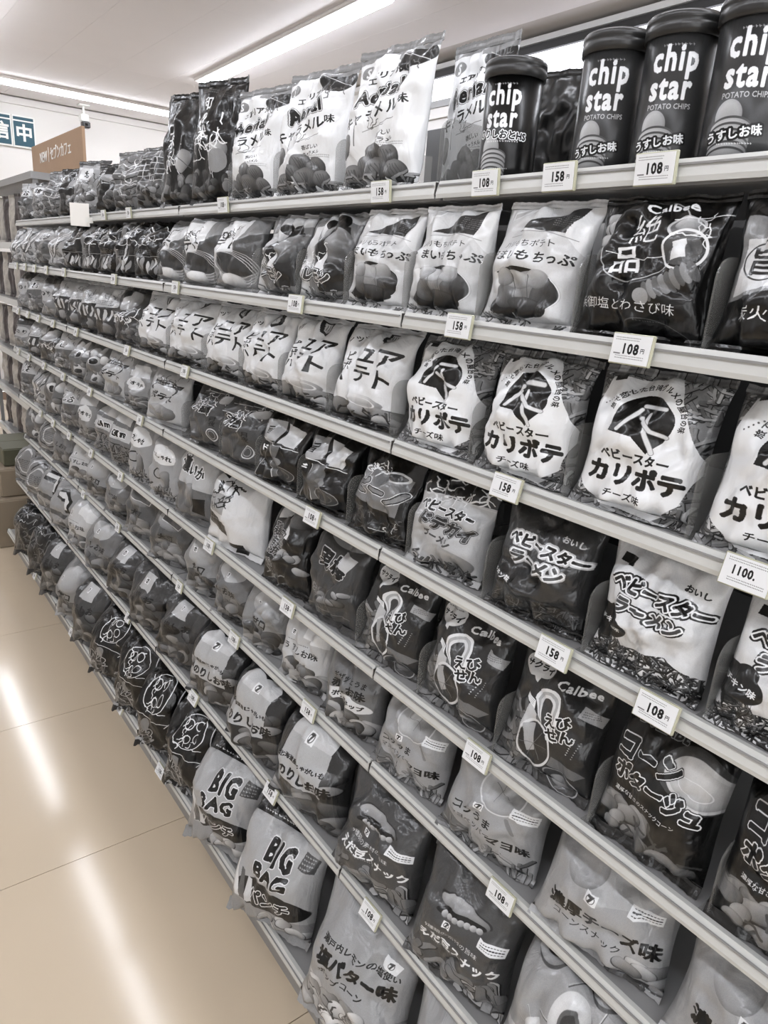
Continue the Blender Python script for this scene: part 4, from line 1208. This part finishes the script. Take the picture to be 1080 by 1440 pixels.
# ---------------------------------------------------------------- kraft sign over the far end
r = empty('kraft_sign', (.90, 3.73, 1.69)); tag(r, 'brown kraft board sign with white lettering above the far rack', 'sign')
MB().box(0, -.445, 0, .012, .445, .15).build('sign_board', M['kraft'], r)
def letters(name, txt, size, m, parent, loc, rot, ext=.0006, bold=.0):
    cu = bpy.data.curves.new(name, 'FONT'); cu.body = txt; cu.size = size; cu.extrude = ext; cu.offset = bold * size; cu.align_x = 'CENTER'; cu.align_y = 'CENTER'; cu.resolution_u = 3
    t = bpy.data.objects.new(name, cu); me = bpy.data.meshes.new_from_object(t); me.name = name
    bpy.data.objects.remove(t); bpy.data.curves.remove(cu); me.materials.clear()
    o = mesh_obj(name, me, m, parent); o.location = loc; o.rotation_euler = rot
    return o
letters('lettering', 'NEW｜セブンカフェ', .06, M['card'], r, (-.0012, 0, .085), (PI / 2, 0, -PI / 2), bold=.01)
for s in (-.3, .3): MB().box(.012, s - .01, -.0, .03, s + .01, .05).build('stand_clip', M['white'], r)

# ---------------------------------------------------------------- far rack beyond the end of the aisle
FX = .80
r = empty('far_rack', (FX, 4.45, 0)); tag(r, 'pale metal rack beyond the end of the snack aisle', 'rack')
MB().box(.30, -.72, 0, .32, .72, 1.66).build('back_panel', M['back'], r)
for s in (-.72, .70): MB().box(.0, s, 0, .02, s + .02, 1.69).build('post', M['steel'], r)
MB().box(-.01, -.73, 1.66, .34, .73, 1.69).build('top_panel', M['steel'], r)
for z in (.28, .55, .80, 1.09, 1.375):
    MB().box(-.0, -.70, z - .012, .30, .70, z + .012).build('shelf_board', M['steel'], r)
    MB().box(-.02, -.70, z - .016, 0, .70, z + .016).build('price_rail', M['rail'], r)
n = 0
pme = []
for k in range(3):
    res, h = bag_meshes(.16, .24, .03, 700 + k, 0, 0, .9, 0, 12, 14)
    v = np.concatenate([a[0] for a in res]); q = []; off = 0
    for a in res:
        q += [tuple(i + off for i in f) for f in a[1]]; off += len(a[0])
    pme.append(pydata('peg_pack', v, q, smooth=True))
zz = {1.39: .25, 1.104: .25, .814: .24, .564: .2, .294: .22}
for z, hh in zz.items():
    for k in range(9):
        y = 3.80 + k * .155
        me = pme[(k + int(z * 10)) % 3]
        key = 'peg_pack_' + ('p' if (k + int(z * 7)) % 2 else 'd')
        m2 = me.copy(); m2.materials.clear(); m2.materials.append(M['pack_pale' if key.endswith('p') else 'pack_dark'])
        n += 1
        o = mesh_obj('hanging_pack', m2, None); o.location = (FX + .05, y, z); o.rotation_euler = (0, 0, -PI / 2 + .2); o.scale = (.9, 1, (hh - .02) / .23)
        tag(o, '%s snack pack, %s from the near end on the far rack, %s shelf' % ('pale' if key.endswith('p') else 'dark', NUMW[k], {1.39: 'top', 1.104: 'second', .814: 'third', .564: 'fourth', .294: 'lowest'}[z]), 'snack pack', 'packs on the far rack')

# cartons on the floor at the end of the aisle
def carton(x, y, z, sx, sy, sz, lab, m=None):
    r = empty('carton', (x, y, z)); tag(r, lab, 'box', 'cartons at the end of the aisle')
    MB().box(-sx / 2, -sy / 2, 0, sx / 2, sy / 2, sz, .004).build('carton_body', m or M['box'], r)
    MB().box(-sx / 2 - .001, -.025, sz - .05, sx / 2 + .001, .025, sz + .001).build('packing_tape', M['tape'], r)
    for s in (-1, 1):
        MB().box(-sx / 2 + .003, min(s * .003, s * (sy / 2 - .004)), sz, sx / 2 - .003, max(s * .003, s * (sy / 2 - .004)), sz + .003).build('flap', m or M['box'], r)
carton(.62, 3.80, 0, .26, .46, .23, 'beige cardboard carton on the floor past the rack end')
carton(.64, 3.82, .236, .22, .40, .13, 'small brown carton stacked on the beige carton')
carton(.66, 3.84, .372, .2, .34, .08, 'olive crate stacked on top of both cartons', M['olive'])

# ---------------------------------------------------------------- teal sign on the far wall
for k, (x, ch, lab) in enumerate(((1.475, '信', 'teal square sign cut by the left picture edge'), (1.675, '中', 'teal square sign reading one white character, right one'))):
    r = empty('wall_sign', (x, RY1 - .02, 2.42)); tag(r, lab, 'sign', 'teal signs on the far wall')
    MB().box(-.098, -.012, -.135, .098, .018, .135).build('sign_frame', M['white'], r)
    MB().box(-.086, -.016, -.122, .086, -.011, .122).build('sign_panel', M['teal'], r)
    letters('lettering', ch, .15, M['white'], r, (0, -.018, -.02), (PI / 2, 0, 0), bold=.03)
    MB().box(-.09, -.019, .085, .09, -.016, .096).build('garland', M['white'], r)

# ---------------------------------------------------------------- security camera on the ceiling
r = empty('security_camera', (2.15, 7.75, RZ)); tag(r, 'small white security camera hanging from the ceiling above the kraft sign', 'camera'); r.scale = (.8, .8, .72)
MB().box(-.06, -.06, -.02, .06, .06, 0, .006).build('mount_plate', M['white'], r)
MB().box(-.012, -.012, -.11, .012, .012, -.02).build('stem', M['white'], r)
MB().box(-.045, -.05, -.20, .045, .05, -.11, .01).build('camera_body', M['white'], r)
MB().box(-.035, -.062, -.275, .055, .03, -.20, .01).build('camera_head', M['black'], r)
MB().box(-.012, -.068, -.255, .024, -.061, -.22, .004).build('lens', M['lens'], r)

# ---------------------------------------------------------------- chilled case on the right wall
r = empty('chilled_case', (RX1 - .02, 2.6, 0)); tag(r, 'tall chilled wall case with lit canopy behind the cans', 'display case')
MB().box(-.10, -2.2, 2.60, 0, 1.6, 2.64).build('canopy_trim', M['black'], r)
MB().box(-.08, -2.2, 2.46, 0, 1.6, 2.60).build('light_panel', M['litpanel'], r)
MB().box(-.12, -2.2, 2.42, 0, 1.6, 2.46).build('lower_trim', M['steel'], r)
MB().box(-.11, -2.2, 2.36, 0, 1.6, 2.42).build('lower_trim', M['fridge'], r)
MB().box(-.09, -2.2, .0, 0, 1.6, 2.36).build('case_body', M['fridge'], r)
for k in range(6): MB().box(-.094, -2.18 + k * .62, .25, -.088, -1.6 + k * .62, 2.30).build('glass_door', M['black'], r)
structure(MB().box(RX1 - .06, RY0, RZ - .03, RX1, RY1 - .03, RZ).build('trim_2', M['fridge']))
